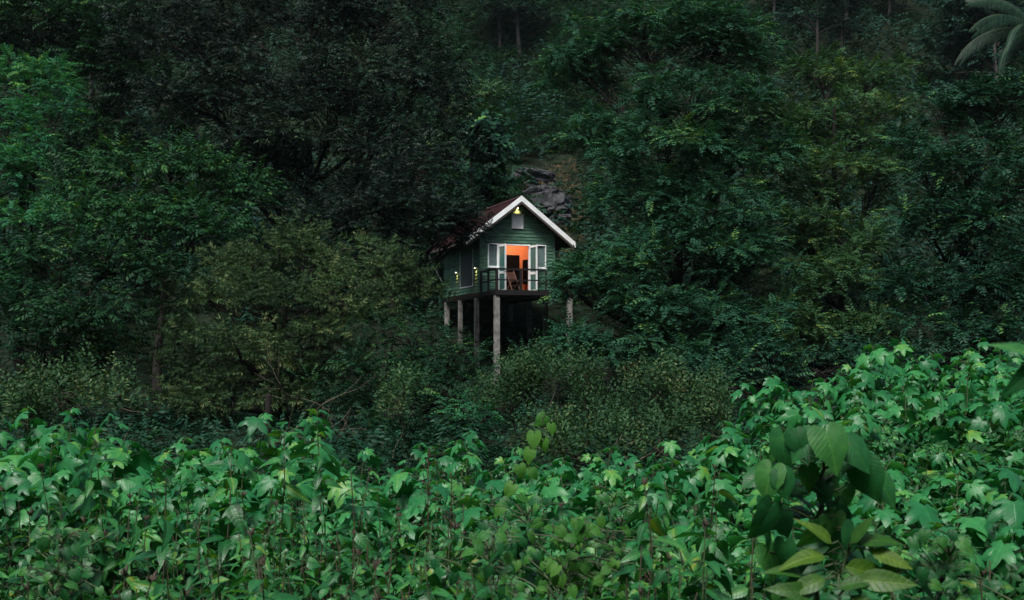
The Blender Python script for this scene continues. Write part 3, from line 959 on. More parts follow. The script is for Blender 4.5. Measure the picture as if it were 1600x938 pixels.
# coconut palm, upper right corner
pr = np.array(at(1616, 52, 60)); pb = (float(pr[0]) + 1.5, 61.0)
palm = empty('coconut_palm', (pb[0], pb[1], float(gz(*pb))))
tag(palm, 'coconut palm with drooping fronds in the upper right corner', 'palm')
po = np.array(palm.location)
hd = pr - po
tt = np.linspace(0, 1, 12)
V, F = tube_np(np.stack([hd[0] * tt ** 1.6, hd[1] * tt, (hd[2] + .3) * tt - .3], -1), np.linspace(.22, .13, 12), 9)
obj('trunk', mesh_np('trunk', V, F, 'bark', smooth=True), palm)
prng = np.random.default_rng(5)
fr = [(-172, .75, 4.6), (-160, .35, 4.8), (178, .05, 5.0), (-150, -.35, 4.4), (165, .95, 4.4), (-135, .0, 4.4), (-120, .3, 4.4), (-60, .4, 4.4), (0, .5, 4.4), (60, .4, 4.4), (120, .6, 4.4), (30, -.2, 4.0), (-30, -.1, 4.2), (-90, -.1, 4.4), (150, 0.1, 4.4)]
for (az, el, ln) in fr:
    a = R(az)
    h = np.array((math.cos(a), math.sin(a), 0)); sd_ = np.array((-h[1], h[0], 0))
    t = np.linspace(0, 1, 26)
    ang = el + .35 - 1.55 * t
    st = ln / 26
    P = hd + np.cumsum(np.stack([np.cos(ang) * st * h[0], np.cos(ang) * st * h[1], np.sin(ang) * st], -1), 0)
    V, F = tube_np(P, np.linspace(.045, .008, 26), 5)
    fo = obj('frond', mesh_np('frond', V, F, 'stem_green', smooth=True), palm)
    Q = []
    for k in range(2, 84):
        s_ = k / 84
        p = np.array([np.interp(s_, t, P[:, i]) for i in range(3)])
        tan = norm(np.array([np.interp(min(1, s_ + .04), t, P[:, i]) for i in range(3)]) - np.array([np.interp(max(0, s_ - .04), t, P[:, i]) for i in range(3)]))
        l = 1.0 * math.sin(math.pi * min(1, .15 + s_ * .85)) ** .6 * prng.uniform(.85, 1.1)
        for s in (-1, 1):
            d = norm(tan * .35 + sd_ * s * .28 + np.array((0, 0, -1.0 + prng.normal(0, .08))))
            mid = p + norm(tan * .5 + sd_ * s * .8 + np.array((0, 0, -.2))) * l * .3
            w = norm(np.cross(d, sd_ * s)) * .028
            tip = mid + d * l * .7
            Q.append([p - tan * .02, p + tan * .02, mid + tan * .019, mid - tan * .019]); Q.append([mid - tan * .019, mid + tan * .019, tip + tan * .004, tip - tan * .004])
    Q = np.array(Q)
    n = len(Q)
    obj('leaflet', mesh_np('leaflet', Q.reshape(-1, 3), np.arange(n * 4).reshape(-1, 4), 'leaf_palm', np.repeat(prng.uniform(.3, .95, n // 2), 8)), fo)['kind'] = 'stuff'

# ------------------------------------------------------------------ far hillside
hr = np.random.default_rng(77)


def scatter(name, label, mat, kind, n, xr, yr, scale, tintm, seed, pxr=None, cat='undergrowth', lift=.2, hole=None):
    r = np.random.default_rng(seed)
    y = r.uniform(*yr, n)
    if pxr:
        x = (r.uniform(*pxr, n) - 800) / FPX * y
    else:
        x = r.uniform(*xr, n)
    if hole:
        q = x / y * FPX + 800
        k = ~((q > hole[0]) & (q < hole[1]) & (y > hole[2]) & (y < hole[3]) & (r.random(n) < .88))
        x, y = x[k], y[k]; n = len(x)
    z = gz(x, y) + r.uniform(0, lift, n)
    cl = .5 + .5 * np.sin(x * .9 + y * .35) * np.cos(y * .6 - x * .3)
    B = np.stack([x, y, z], -1)
    D = norm(np.stack([r.normal(0, .7, n), r.normal(-.5, .6, n), r.uniform(.2, 1.2, n)], -1))
    S = r.uniform(*scale, n) * (.6 + .8 * cl)
    o = obj(name, spray_mesh(kind, B, D, S, np.clip(tintm + (cl - .5) * .4 + r.normal(0, .12, n), 0, 1), r, name, mat))
    tag(o, label, cat, kind='stuff')
    return o


scatter('hillside_undergrowth', 'ferny undergrowth covering the hillside behind the cabin', 'leaf_hill', 'feather', 8000, None, (60, 152), (.7, 1.3), .45, 1, (640, 940), lift=.9, hole=(806, 925, 60, 86))
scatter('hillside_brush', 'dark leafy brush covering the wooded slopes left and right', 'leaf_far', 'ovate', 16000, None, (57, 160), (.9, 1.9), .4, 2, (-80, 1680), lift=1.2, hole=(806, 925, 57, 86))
scatter('forest_floor_brush', 'dark low plants on the shaded ground under the trees', 'leaf_dark_glossy', 'ovate', 6500, None, (27, 60), (.35, .7), .35, 3, (-60, 1660), lift=.25)
scatter('gap_plants', 'low leafy plants in the dark dip behind the foreground shrubs', 'leaf_mid', 'ovate', 1800, None, (14, 30), (.3, .6), .3, 9, (-60, 1250), lift=.35)
scatter('dry_grass', 'brownish dry plants around the rocks behind the cabin', 'leaf_dry', 'narrow', 420, None, (64, 84), (.35, .7), .35, 4, (808, 915), lift=.15)

# rocks behind the cabin roof
def boulder(name, label, px, py, d, sx, sy, sz, seed):
    r = np.random.default_rng(seed)
    import bmesh
    bm = bmesh.new()
    from mathutils import noise
    bmesh.ops.create_icosphere(bm, subdivisions=5, radius=1)
    off = Vector(r.uniform(0, 50, 3))
    for v in bm.verts:
        c = v.co.copy()
        q = Vector([math.copysign(abs(a) ** .6, a) for a in c])
        n = .30 * noise.noise(c * 1.3 + off) + .22 * abs(noise.noise(c * 2.7 + off)) + .10 * noise.noise(c * 6 + off) + .05 * noise.noise(c * 14 + off)
        st = .05 * math.sin((c.z + .4 * c.x) * 14 + off.x)
        q *= 1 + n + st
        v.co = Vector((q.x * sx, q.y * sy, q.z * sz))
    me = bpy.data.meshes.new(name); bm.to_mesh(me); bm.free()
    me.materials.append(MATS['rock'])
    o = obj(name, me)
    p = at(px, py, d)
    o.location = (p[0], p[1], float(gz(p[0], p[1])) + sz * .35)
    o.rotation_euler = (.2, .15, r.uniform(0, 3))
    tag(o, label, 'rock', 'rocks on the slope behind the cabin')


boulder('boulder', 'large dark grey rock face just above the cabin ridge', 846, 262, 74, 1.7, 1.3, 1.0, 1)
boulder('boulder', 'grey rock slab higher up the slope above the large rock', 836, 232, 81, 1.5, 1.2, .8, 2)
boulder('boulder', 'small grey rock beside the right slope of the roof', 875, 290, 71, .7, .6, .5, 3)

# far trees on the ridge: three kinds, copied one by one
FARM = []
for k in range(3):
    r = np.random.default_rng(900 + k)
    h = 13.0
    n = 34
    C = np.stack([r.normal(0, 1.5, n), r.normal(0, 1.5, n), r.uniform(4, h, n)], -1)
    C[:, :2] *= (1.25 - .6 * (C[:, 2:3] - 4) / (h - 4))
    B, D, T = clump_sprays(C, r.uniform(.9, 1.6, n), np.full(n, 14.), r)
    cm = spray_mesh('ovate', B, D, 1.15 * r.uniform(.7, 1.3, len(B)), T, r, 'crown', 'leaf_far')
    tt = np.linspace(0, 1, 8)
    parts = [tube_np(np.stack([.3 * np.sin(tt * 3 + k), .2 * np.cos(tt * 4), tt * h * .92 - .5], -1), np.linspace(.2, .05, 8), 7)]
    for c in C:
        s = np.array((0, 0, max(2.5, c[2] * .8)))
        parts.append(tube_np(np.stack([s, (s + c) / 2 + (0, 0, .1), c]), [.07, .05, .02], 4))
    V, F = join_np(parts)
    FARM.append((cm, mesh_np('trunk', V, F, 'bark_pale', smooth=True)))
fr_ = np.random.default_rng(41)
spots = []
for k in range(46):
    if k < 24: px = fr_.uniform(1180, 1590); d = fr_.uniform(96, 150)
    elif k < 36: px = fr_.uniform(690, 850); d = fr_.uniform(114, 155)
    else: px = fr_.uniform(-40, 240); d = fr_.uniform(90, 140)
    if px > 1535 and d > 112: continue
    spots.append((px, d))
spots.sort()
ORD = ['first', 'second', 'third', 'fourth', 'fifth', 'sixth', 'seventh', 'eighth', 'ninth', 'tenth', 'eleventh', 'twelfth', 'thirteenth', 'fourteenth', 'fifteenth',
       'sixteenth', 'seventeenth', 'eighteenth', 'nineteenth', 'twentieth', 'twenty-first', 'twenty-second', 'twenty-third', 'twenty-fourth', 'twenty-fifth', 'twenty-sixth']
cnt = {}
for k, (px, d) in enumerate(spots):
    x, y = px_xy(px, d)
    cm, tm = FARM[k % 3]
    o = empty('ridge_tree', (x, y, float(gz(x, y))), fr_.uniform(0, 6.28))
    s = fr_.uniform(.75, 1.25); o.scale = (s, s, s * fr_.uniform(.9, 1.15))
    where = 'above the olive tinted tree' if px > 1150 else ('in the gap above the cabin roof' if px > 660 else 'in the upper left corner')
    cnt[where] = cnt.get(where, -1) + 1
    tag(o, f'hazy distant ridge tree {where}, {ORD[cnt[where]]} from the left there', 'tree', 'distant trees ' + where)
    obj('crown', cm, o); obj('trunk', tm, o)

# ------------------------------------------------------------------ dim things under the trees
fe = empty('wire_fence', (1.8, 44.5, float(gz(1.8, 44.5))))
tag(fe, 'thin dark wire fence with posts in the shade right of the stilts', 'fence')
fx0, fz0 = 1.8, float(gz(1.8, 44.5))
for k in range(6):
    x = k * 1.0
    zb = float(gz(fx0 + x, 44.5)) - fz0
    MB().tube([(x, 0, zb - .3), (x, 0, zb + 1.55)], .03, 6).build('post', 'metal_dark', fe)
for h in (.5, 1.0, 1.5):
    MB().tube([(k * 1.0, -.035, float(gz(fx0 + k, 44.5)) - fz0 + h) for k in range(6)], .008, 4).build('wire', 'metal_dark', fe)
def stand(name, label, cat, px, d, w, h, lift, mat):
    x, y = px_xy(px, d)
    m = MB()
    m.box(-w / 2, w / 2, -.03, .03, lift, lift + h)
    for s in (-1, 1): m.box(s * w * .35 - .02, s * w * .35 + .02, -.02, .02, -.3, lift)
    o = m.build(name, mat, None, bevel=.006)
    o.location = (x, y, float(gz(x, y)))
    tag(o, label, cat)
stand('yellow_board', 'dull yellow board on legs in the shade behind the wire fence', 'board', 985, 46, .55, .75, .75, 'board_yellow')
stand('white_notice', 'small white panel on legs in the shade behind the wire fence', 'panel', 946, 46, .22, .18, .85, 'concrete')
# leaning fence post on the left
x, y = px_xy(417, 20)
pz = float(gz(x, y)); tz = at(420, 616, 20)[2]
pm = MB(); pm.tube([(0, 0, -.3), (.01, 0, (tz - pz) * .5), (.03, 0, tz - pz - .02), (.03, 0, tz - pz)], [.062, .058, .055, .03], 9)
o = pm.build('fence_post', 'bark', None); o.location = (x, y, pz)
tag(o, 'weathered grey wooden post standing behind the left lobed leaf shrubs', 'post')
# bare fallen branches
br = MB(); r = np.random.default_rng(3)
b0 = at(400, 620, 33); bx_, by_ = b0[0], b0[1]; bzz = float(gz(bx_, by_))
def twig_rec(p, d, l, rad, dep):
    n = 6
    pts = [p]
    for k in range(n):
        d = norm(d + r.normal(0, .16, 3)); pts.append(pts[-1] + d * l / n)
    br.tube(pts, np.linspace(rad, rad * .5, n + 1), 5)
    if dep:
        for k in range(3):
            q = pts[r.integers(2, n)]
            twig_rec(q, norm(d + r.normal(0, .7, 3)), l * r.uniform(.45, .7), rad * .5, dep - 1)
for k in range(4):
    twig_rec(np.array((k * .25, 0, -.1)), norm(np.array((1.0, -.2, .35 + .2 * k))), 2.6, .035, 3)
o = br.build('bare_branch', 'stem_brown', None, smooth=True); o.location = (bx_, by_, bzz)
tag(o, 'bare grey fallen branch with twigs under the olive brown tree', 'branch')


# ------------------------------------------------------------------ plants near the camera
def leaf_grid(outline, nseg, fold, droop, wave=0.0, r=None, heart=0.0):
    """leaf along +x, length 1. outline(t) half width. two strips each side of the midrib"""
    t = np.linspace(0, 1, nseg + 1)
    w = np.array([outline(a) for a in t])
    x = t - heart * 0
    zc = -droop * t ** 2
    cols = []
    for s in (-1, -.5, 0, .5, 1):
        zz = zc + fold * np.abs(s) * w + wave * np.sin(t * 9 + s * 2) * np.abs(s) * .5 - .35 * fold * (abs(s) == 1) * w
        xo = x.copy()
        if heart: xo = x - heart * (abs(s)) * np.clip(1 - t * 4.0, 0, 1) * (w > 0)
        cols.append(np.stack([xo, s * w, zz], -1))
    V = np.stack(cols, 1).reshape(-1, 3)
    n = nseg + 1
    F = []
    for i in range(nseg):
        for j in range(4):
            F.append((i * 5 + j, (i + 1) * 5 + j, (i + 1) * 5 + j + 1, i * 5 + j + 1))
    tint = np.tile(np.array((.35, .5, 1.0, .5, .35)), n)
    return V, np.array(F), tint


def lobed_leaf(r):
    """five pointed lobes spreading from the end of the stalk; +x is the middle lobe"""
    angs = np.radians(np.array((-92, -46, 0, 46, 92)) + r.normal(0, 4, 5))
    lens = np.array((.56, .84, 1.0, .84, .56)) * r.uniform(.9, 1.1, 5)
    dr0 = r.uniform(.2, .6)
    V = [(0, 0, 0)]; T = [1.0]; F = []

    def add(a, q, zz, t):
        V.append((math.cos(a) * q, math.sin(a) * q, zz - dr0 * q * q)); T.append(t)
        return len(V) - 1
    prev = add(angs[0] - .75, .30, -.02, .4)
    for k, (a, l) in enumerate(zip(angs, lens)):
        m1 = add(a, l * .42, .03, .95); m2 = add(a, l * .72, .015, .9)
        tip = add(a + r.normal(0, .05), l, -.06, .6)
        w = r.uniform(.27, .36) if k in (1, 2, 3) else .36
        a1 = add(a - w, l * .66, -.035, .4); a2 = add(a + w, l * .66, -.035, .4)
        b1 = add(a - w * .55, l * .84, -.045, .45); b2 = add(a + w * .55, l * .84, -.045, .45)
        if k < 4: nx_ = add((a + angs[k + 1]) / 2, .58 * (l + lens[k + 1]) / 2, -.05, .4)
        else: nx_ = add(a + .75, .30, -.02, .4)
        F += [(0, prev, m1), (prev, a1, m1), (a1, m2, m1), (a1, b1, m2), (b1, tip, m2), (m2, tip, b2), (m2, b2, a2), (m1, m2, a2), (m1, a2, nx_), (0, m1, nx_)]
        prev = nx_
    return np.array(V), np.array(F), np.array(T)


def heart_leaf(r):
    """heart blade with the stalk at the origin and the tip at +x"""
    A = [0, 6, 14, 26, 42, 62, 85, 108, 130, 148, 163, 174, 180]
    Q = [1.0, .90, .80, .71, .635, .57, .53, .51, .47, .40, .28, .12, .05]
    ph = np.radians(np.array([-a for a in A[:0:-1]] + A)); q = np.array(Q[:0:-1] + Q)
    q = q * (1 + .025 * np.sin(ph * 7 + r.uniform(0, 6)))
    n = len(ph)
    V = [(0, 0, 0)]; T = [1.0]
    fold = r.uniform(.1, .3); dr = r.uniform(.2, .55); cup = r.uniform(-.15, .12)
    for f in (.3, .55, .8, 1.0):
        x = np.cos(ph) * q * f; y = np.sin(ph) * q * f
        z = fold * np.abs(y) - dr * np.maximum(x, 0) ** 2 - (.25 - cup) * y * y * 1.6 + .012 * np.sin(ph * 10) * f - .15 * np.minimum(x, 0) ** 2
        V += list(zip(x, y, z)); T += list(np.where(np.abs(ph) < .1, 1.0, .35 + .25 * (np.cos(ph * 9) > .6)))
    F = []
    for j in range(n - 1): F.append((0, 1 + j, 2 + j, 2 + j))
    F3 = [(0, 1 + j, 2 + j) for j in range(n - 1)]
    for k in range(3):
        a, b = 1 + k * n, 1 + (k + 1) * n
        for j in range(n - 1): F3 += [(a + j, b + j, b + j + 1), (a + j, b + j + 1, a + j + 1)]
    return np.array(V), np.array(F3), np.array(T)


lr_ = np.random.default_rng(8)
ov = lambda wmax, pk: (lambda t: wmax * (max(0.0, math.sin(math.pi * t ** pk)) ** .85) * (1 - .25 * t) + .002)
LEAF = {}
LEAF['lobed'] = []
for k in range(6):
    V, F, T = lobed_leaf(lr_)
    V[:, 2] += lr_.normal(0, .018, len(V))
    LEAF['lobed'].append(mesh_np('leaf', V, F, 'leaf_lobed', T))
for kind, mat, wm, pk, fold, droop in (('lance', 'leaf_lance', .215, .60, .35, .35), ('wide', 'leaf_lance', .30, .66, .3, .4), ('elliptic', 'leaf_yellow', .23, .75, .25, .35)):
    LEAF[kind] = []
    for k in range(5):
        V, F, T = leaf_grid(ov(wm * lr_.uniform(.85, 1.2), pk), 7, fold * lr_.uniform(.6, 1.4), droop * lr_.uniform(.3, 1.7), .02)
        LEAF[kind].append(mesh_np('leaf', V, F, mat, T, True))
for kind, mat in (('heart', 'leaf_heart'), ('lime', 'leaf_lime')):
    LEAF[kind] = []
    for k in range(6):
        V, F, T = heart_leaf(lr_)
        LEAF[kind].append(mesh_np('leaf', V, F, mat, T, True))


def leaf_obj(kind, parent, pos, direction, size, roll, r):
    """leaf blade starting at pos, running along direction; blade faces up, turned by roll"""
    x = Vector(direction).normalized()
    up = Vector((0, 0, 1)) if abs(x.z) < .97 else Vector((0, -1, 0))
    y = up.cross(x).normalized(); z = x.cross(y)
    M = Matrix((x, y, z)).transposed().to_4x4()
    M = Matrix.Translation(Vector(pos)) @ M @ Matrix.Rotation(roll, 4, 'X') @ Matrix.Diagonal((size, size * r.uniform(.88, 1.12), size, 1))
    ms = LEAF[kind]
    o = bpy.data.objects.new('leaf', ms[int(r.integers(0, len(ms)))])
    COL.objects.link(o)
    o.parent = parent
    o.matrix_basis = M
    return o


def lobed_shrub(x, y, h, label, group, seed, nst=5, per=11, size=.2, spread=.36):
    r = np.random.default_rng(seed)
    root = empty('lobed_leaf_shrub', (x, y, float(gz(x, y))))
    tag(root, label, 'shrub', group)
    parts = []
    for s in range(nst):
        a = s * 2 * math.pi / nst + r.uniform(0, 1.2)
        hh = h * (1.0 if s == 0 else r.uniform(.70, .95)) - .06
        sp = spread * (.25 if s == 0 else r.uniform(.6, 1.2))
        tt = np.linspace(0, 1, 7)
        P = np.stack([math.cos(a) * sp * tt ** 1.3, math.sin(a) * sp * tt ** 1.3, -.1 + (hh + .1) * tt], -1)
        P[1:-1, :2] += r.normal(0, .012, (5, 2))
        parts.append(tube_np(P, np.linspace(.011, .004, 7), 5))
        for k in range(per):
            f = 1 - (k / per) ** 1.5 * .60 * min(1.0, 1.1 / h)
            p = np.array([np.interp(f, tt, P[:, i]) for i in range(3)])
            az = k * 2.4 + r.uniform(-.3, .3) + s
            young = k < 2
            el = r.uniform(.7, 1.1) if young else r.uniform(.05, .6) - .03 * k
            pl_ = (.05 if young else r.uniform(.09, .17))
            hd_ = np.array((math.cos(az), math.sin(az), 0))
            q = p + hd_ * math.cos(el) * pl_ + np.array((0, 0, math.sin(el) * pl_))
            parts.append(tube_np(np.stack([p, (p + q) / 2 + (0, 0, .01), q]), [.004, .003, .0025], 4))
            dn = r.uniform(.1, .5) if young else r.uniform(.05, 1.1)
            leaf_obj('lobed', root, q, hd_ + np.array((0, 0, -dn)), size * (r.uniform(.45, .75) if young else r.uniform(.65, 1.3)), r.normal(0, .45), r)
    V, F = join_np(parts)
    obj('stem', mesh_np('stem', V, F, 'stem_green', smooth=True), root)
    return root


def herb(x, y, h, label, group, seed, kind='lance', nst=3, size=.125, spread=.22, bud=True, pairs=8):
    """upright stems with opposite pairs of pointed leaves and brown spent heads"""
    r = np.random.default_rng(seed)
    root = empty('pointed_leaf_herb', (x, y, float(gz(x, y))))
    tag(root, label, 'herb', group)
    parts = []
    for s in range(nst):
        a = r.uniform(0, 6.28)
        hh = h * (1.0 if s == 0 else r.uniform(.75, 1.0)); sp = spread * r.uniform(.4, 1.9)
        tt = np.linspace(0, 1, 7)
        P = np.stack([math.cos(a) * sp * tt, math.sin(a) * sp * tt, -.1 + (hh + .1) * tt], -1)
        P[1:-1, :2] += r.normal(0, .012, (5, 2))
        parts.append(tube_np(P, np.linspace(.007, .0035, 7), 5))
        a0 = r.uniform(0, 3)
        for k in range(pairs):
            f = 1 - (.04 + k * .072 * r.uniform(.85, 1.15)) / max(h, .7)
            if f < .15: break
            p = np.array([np.interp(f, tt, P[:, i]) for i in range(3)])
            for sgn in (0, math.pi):
                az = a0 + k * math.pi / 2 + sgn + r.normal(0, .25)
                d = np.array((math.cos(az), math.sin(az), r.uniform(-.75, .45)))
                sz = size * (.55 + .45 * min(1, k / 2.5)) * r.uniform(.8, 1.3)
                q = p + norm(d) * .02
                parts.append(tube_np(np.stack([p, q]), .002, 4))
                leaf_obj(kind, root, q, d, sz, r.normal(0, .45), r)
        if bud and r.random() < .25:
            tp = P[-1]
            m = MB()
            for b in range(5):
                e = tp + np.array((r.normal(0, .014), r.normal(0, .014), r.uniform(.02, .05)))
                m.tube([tp, tp + (e - tp) * .5, e], [.002, .007, .003], 5)
            m.build('flower_bud', 'bud_brown', root)
    V, F = join_np(parts)
    obj('stem', mesh_np('stem', V, F, 'stem_brown' if seed % 2 else 'stem_green', smooth=True), root)
    return root


def nth(key):
    cnt[key] = cnt.get(key, -1) + 1
    return ORD[cnt[key]]


PX = [-60, 0, 60, 150, 200, 240, 300, 350, 400, 450, 500, 540, 600, 680, 730, 780, 850, 940, 1000, 1060, 1100, 1170, 1190, 1230, 1300, 1360, 1430, 1520, 1600, 1660]
PY = [668, 662, 655, 618, 660, 725, 662, 725, 655, 645, 662, 720, 720, 715, 682, 735, 720, 688, 720, 705, 695, 665, 615, 590, 582, 552, 550, 547, 552, 552]
pr_ = np.random.default_rng(17)
seed = 1000
rows_l = [(12.5, 0, 78), (11.0, 22, 84), (9.4, 52, 92)]
rows_r = [(15.5, 0, 62), (14.0, 22, 66), (12.6, 50, 70), (11.2, 78, 78), (9.8, 112, 86), (8.5, 152, 96), (7.4, 200, 105)]
for d, drop, step in rows_l:
    cnt = {}
    px = -40 + pr_.uniform(0, step)
    while px < 1120:
        pp = px + pr_.normal(0, 8)
        py = np.interp(pp, PX, PY) - 20 + drop + pr_.normal(0, 9) + (pr_.random() < .2) * 25
        dd = d + pr_.normal(0, .3)
        p = at(pp, py, dd)
        h = p[2] - float(gz(p[0], p[1]))
        side = 'left of the leaning vine' if pp < 820 else 'right of the leaning vine'
        rown = {0: 'back row', 22: 'second row', 52: 'third row'}[drop]
        lobed_shrub(p[0], p[1], max(.7, h), f'{nth(side)} lobed leaf shrub from the left in the {rown}, {side}', f'lobed leaf shrubs {side}', seed, size=pr_.uniform(.13, .215))
        seed += 1; px += step * pr_.uniform(.85, 1.2)
for ri, (d, drop, step) in enumerate(rows_r):
    cnt = {}
    px = 1130 - drop * .55 + pr_.uniform(0, 30)
    while px < 1650:
        pp = px + pr_.normal(0, 8)
        py = np.interp(pp, PX, PY) - 20 + drop + pr_.normal(0, 9) + (pr_.random() < .2) * 25
        if drop > 100: py = max(py, 690 + (drop - 112) * .9 + pr_.normal(0, 8))
        dd = d + pr_.normal(0, .3)
        p = at(pp, py, dd)
        h = p[2] - float(gz(p[0], p[1]))
        part = 'top' if drop < 40 else ('middle' if drop < 100 else 'foot')
        lobed_shrub(p[0], p[1], max(.6, h), f'{nth(part)} lobed leaf shrub from the left in the {ORD[ri]} tier of the right mound', f'lobed leaf shrubs at the {part} of the right mound', seed, size=pr_.uniform(.13, .215))
        seed += 1; px += step * pr_.uniform(.85, 1.2)
rows_h = [(8.6, 770, 78), (7.6, 800, 82), (6.6, 835, 88), (5.7, 870, 98), (4.9, 905, 112)]
for ri, (d, top, step) in enumerate(rows_h[::-1]):
    cnt = {}
    px = -30 + pr_.uniform(0, step)
    while px < (1180 if top < 850 else 1640):
        pp = px + pr_.normal(0, 12)
        py = top + pr_.normal(0, 24) - 30 * (pp < 500) * (top < 850)
        dd = d + pr_.normal(0, .25)
        if pp > 1190 and pp < 1400 and d < 5.5: px += step; continue
        p = at(pp, py, dd)
        h = p[2] - float(gz(p[0], p[1]))
        third = 'left third' if pp < 530 else ('middle third' if pp < 1066 else 'right third')
        near = 'nearest the camera' if d < 6 else 'behind the nearest ones'
        herb(p[0], p[1], max(.5, h), f'{nth(third)} pointed leaf herb from the left in the {third}, {ORD[ri]} row from the camera', f'pointed leaf herbs in the {third}', seed, 'wide' if seed % 3 == 0 else 'lance', size=pr_.uniform(.085, .175) if d < 7 else pr_.uniform(.09, .16), nst=4, pairs=11)
        seed += 1; px += step * pr_.uniform(.85, 1.2)

# single tall stems standing above the rest
for k, (px, py, d) in enumerate(((118, 668, 7.4), (345, 700, 7.0), (428, 672, 7.8), (526, 668, 8.2), (560, 735, 6.6), (1072, 735, 6.4), (1030, 760, 5.9), (240, 745, 6.2))):
    p = at(px, py, d)
    lb = ['at the far left', 'in the dip between the left shrubs', 'in front of the leaning post', 'right of the leaning post', 'left of the reddish seed stalks', 'left of the heart leaved climber', 'a little left of the bottom climber leaves', 'low in the left third'][k]
    herb(p[0], p[1], p[2] - float(gz(p[0], p[1])), 'single tall herb stem with brown tip ' + lb, 'tall single herb stems', 4000 + 2 * k + 1, 'lance', nst=1, size=.17, spread=.1, pairs=9)

# leafy filler among the stems
n = 7000
r = np.random.default_rng(4)
yy = r.uniform(3.6, 19, n); xx = (r.uniform(-80, 1680, n) - 800) / FPX * yy
hh = np.interp((xx / yy * FPX) + 800, PX, PY) + np.interp(yy, [3.6, 5, 7, 9.5, 12, 19], [420, 350, 235, 90, 50, 45])
top = EYE + (HOR - hh) / FPX * yy
gg = gz(xx, yy)
zz = gg + (np.maximum(top - gg - .25, .15)) * r.uniform(0.05, 1, n)
o = obj('undergrowth', spray_mesh('ovate', np.stack([xx, yy, zz], -1), norm(np.stack([r.normal(0, 1, n), r.normal(0, 1, n), r.uniform(-.1, .6, n)], -1)), r.uniform(.2, .36, n),
                                  np.clip(r.normal(.45, .18, n), 0, 1), r, 'undergrowth', 'leaf_under'))
tag(o, 'tangled small leaves filling the foreground between the taller plants', 'undergrowth', kind='stuff')


def vine(name, label, cat, pts, leaves, kind, stem='stem_green', seed=1, rad=.008):
    """climbing stem through pts with leaves given by (px, py, d, size m, tip angle in the picture, tilt towards viewer)"""
    r = np.random.default_rng(seed)
    P = np.array([at(*p) for p in pts])
    base = np.array((P[0][0], P[0][1], float(gz(P[0][0], P[0][1]))))
    root = empty(name, base)
    tag(root, label, cat)
    P = np.concatenate([[base + (0, 0, -.08)], P])
    tt = np.linspace(0, 1, len(P)); t2 = np.linspace(0, 1, 24)
    Q = np.stack([np.interp(t2, tt, P[:, i]) for i in range(3)], -1) - base
    Q[1:-1] += r.normal(0, .008, (22, 3))
    parts = [tube_np(Q, np.linspace(rad, rad * .45, 24), 6)]
    for (px, py, d, sz, ang, tilt) in leaves:
        q = at(px, py, d) - base
        k = np.argmin(np.linalg.norm(Q - q + np.array((0, 0, .05)), axis=1))
        parts.append(tube_np(np.stack([Q[k], (Q[k] + q) / 2 + (0, 0, .02), q]), [.004, .003, .003], 4))
        a = R(ang)
        dv = Vector((math.cos(a), -tilt, math.sin(a)))
        # blade normal faces the viewer and the sky
        x = dv.normalized()
        nrm = Vector((r.normal(0, .45), -.62 + r.normal(0, .25), .7)); z = (nrm - x * nrm.dot(x)).normalized(); y = z.cross(x)
        M = Matrix.Translation(Vector(q)) @ Matrix((x, y, z)).transposed().to_4x4() @ Matrix.Rotation(r.normal(0, .25), 4, 'X') @ Matrix.Diagonal((sz, sz, sz, 1))
        ms = LEAF[kind]
        lo = bpy.data.objects.new('leaf', ms[int(r.integers(0, len(ms)))]); COL.objects.link(lo); lo.parent = root; lo.matrix_basis = M
    V, F = join_np(parts)
    obj('stem', mesh_np('stem', V, F, stem, smooth=True), root)
    return root


# heart leaved climber, lower right
d = 4.4
hl = [(1292, 680, d - .12, .17, -75, .5), (1328, 695, d - .05, .15, -50, .4), (1268, 682, d - .05, .14, -140, .3), (1224, 684, d, .15, -98, .2), (1243, 680, d - .05, .10, -75, .3),
      (1205, 736, d - .08, .14, -112, .2), (1222, 742, d - .1, .11, -75, .3), (1203, 796, d - .1, .16, -115, .2), (1350, 732, d, .16, -75, .3), (1372, 752, d + .05, .14, -50, .3)]
hl = [(a_, b_, c_, sz_ * .86, an_, ti_) for (a_, b_, c_, sz_, an_, ti_) in hl]
r = np.random.default_rng(55)
for k in range(62):
    hy = r.uniform(670, 930); half = np.interp(hy, [670, 720, 800, 930], [45, 85, 80, 110])
    hl.append((1285 + r.uniform(-half, half) - (hy - 670) * .12, hy, d + r.uniform(.0, .22), r.uniform(.06, .115), -90 + r.normal(0, 45), r.uniform(.0, .5)))
vine('heart_leaf_climber', 'dark heart leaved climber standing above the plants at lower right', 'climber',
     [(1280, 930, d + .1), (1275, 850, d + .1), (1290, 760, d + .1), (1285, 690, d + .05), (1300, 670, d)], hl, 'heart', seed=5, rad=.012)
# yellow green leaves below it
d = 3.9
yl = [(1330, 850, d, .13, 60, .3), (1340, 850, d, .15, 20, .2), (1300, 850, d, .14, 130, .3), (1290, 870, d, .16, 170, .3), (1320, 885, d, .17, -10, .3), (1360, 860, d, .15, -20, .4), (1290, 905, d - .1, .15, 190, .3),
      (1340, 905, d - .1, .19, 0, .4), (1310, 920, d - .1, .15, 30, .3), (1255, 900, d, .13, 150, .3), (1370, 900, d, .13, 30, .3), (1270, 930, d - .1, .15, 160, .4), (1330, 935, d - .1, .16, -30, .4)]
vine('yellow_leaf_sapling', 'yellow green broad leaved sapling at the bottom edge under the heart leaved climber', 'sapling',
     [(1310, 990, d + .1), (1312, 930, d + .1), (1318, 860, d + .05)], yl, 'elliptic', seed=6, rad=.008)
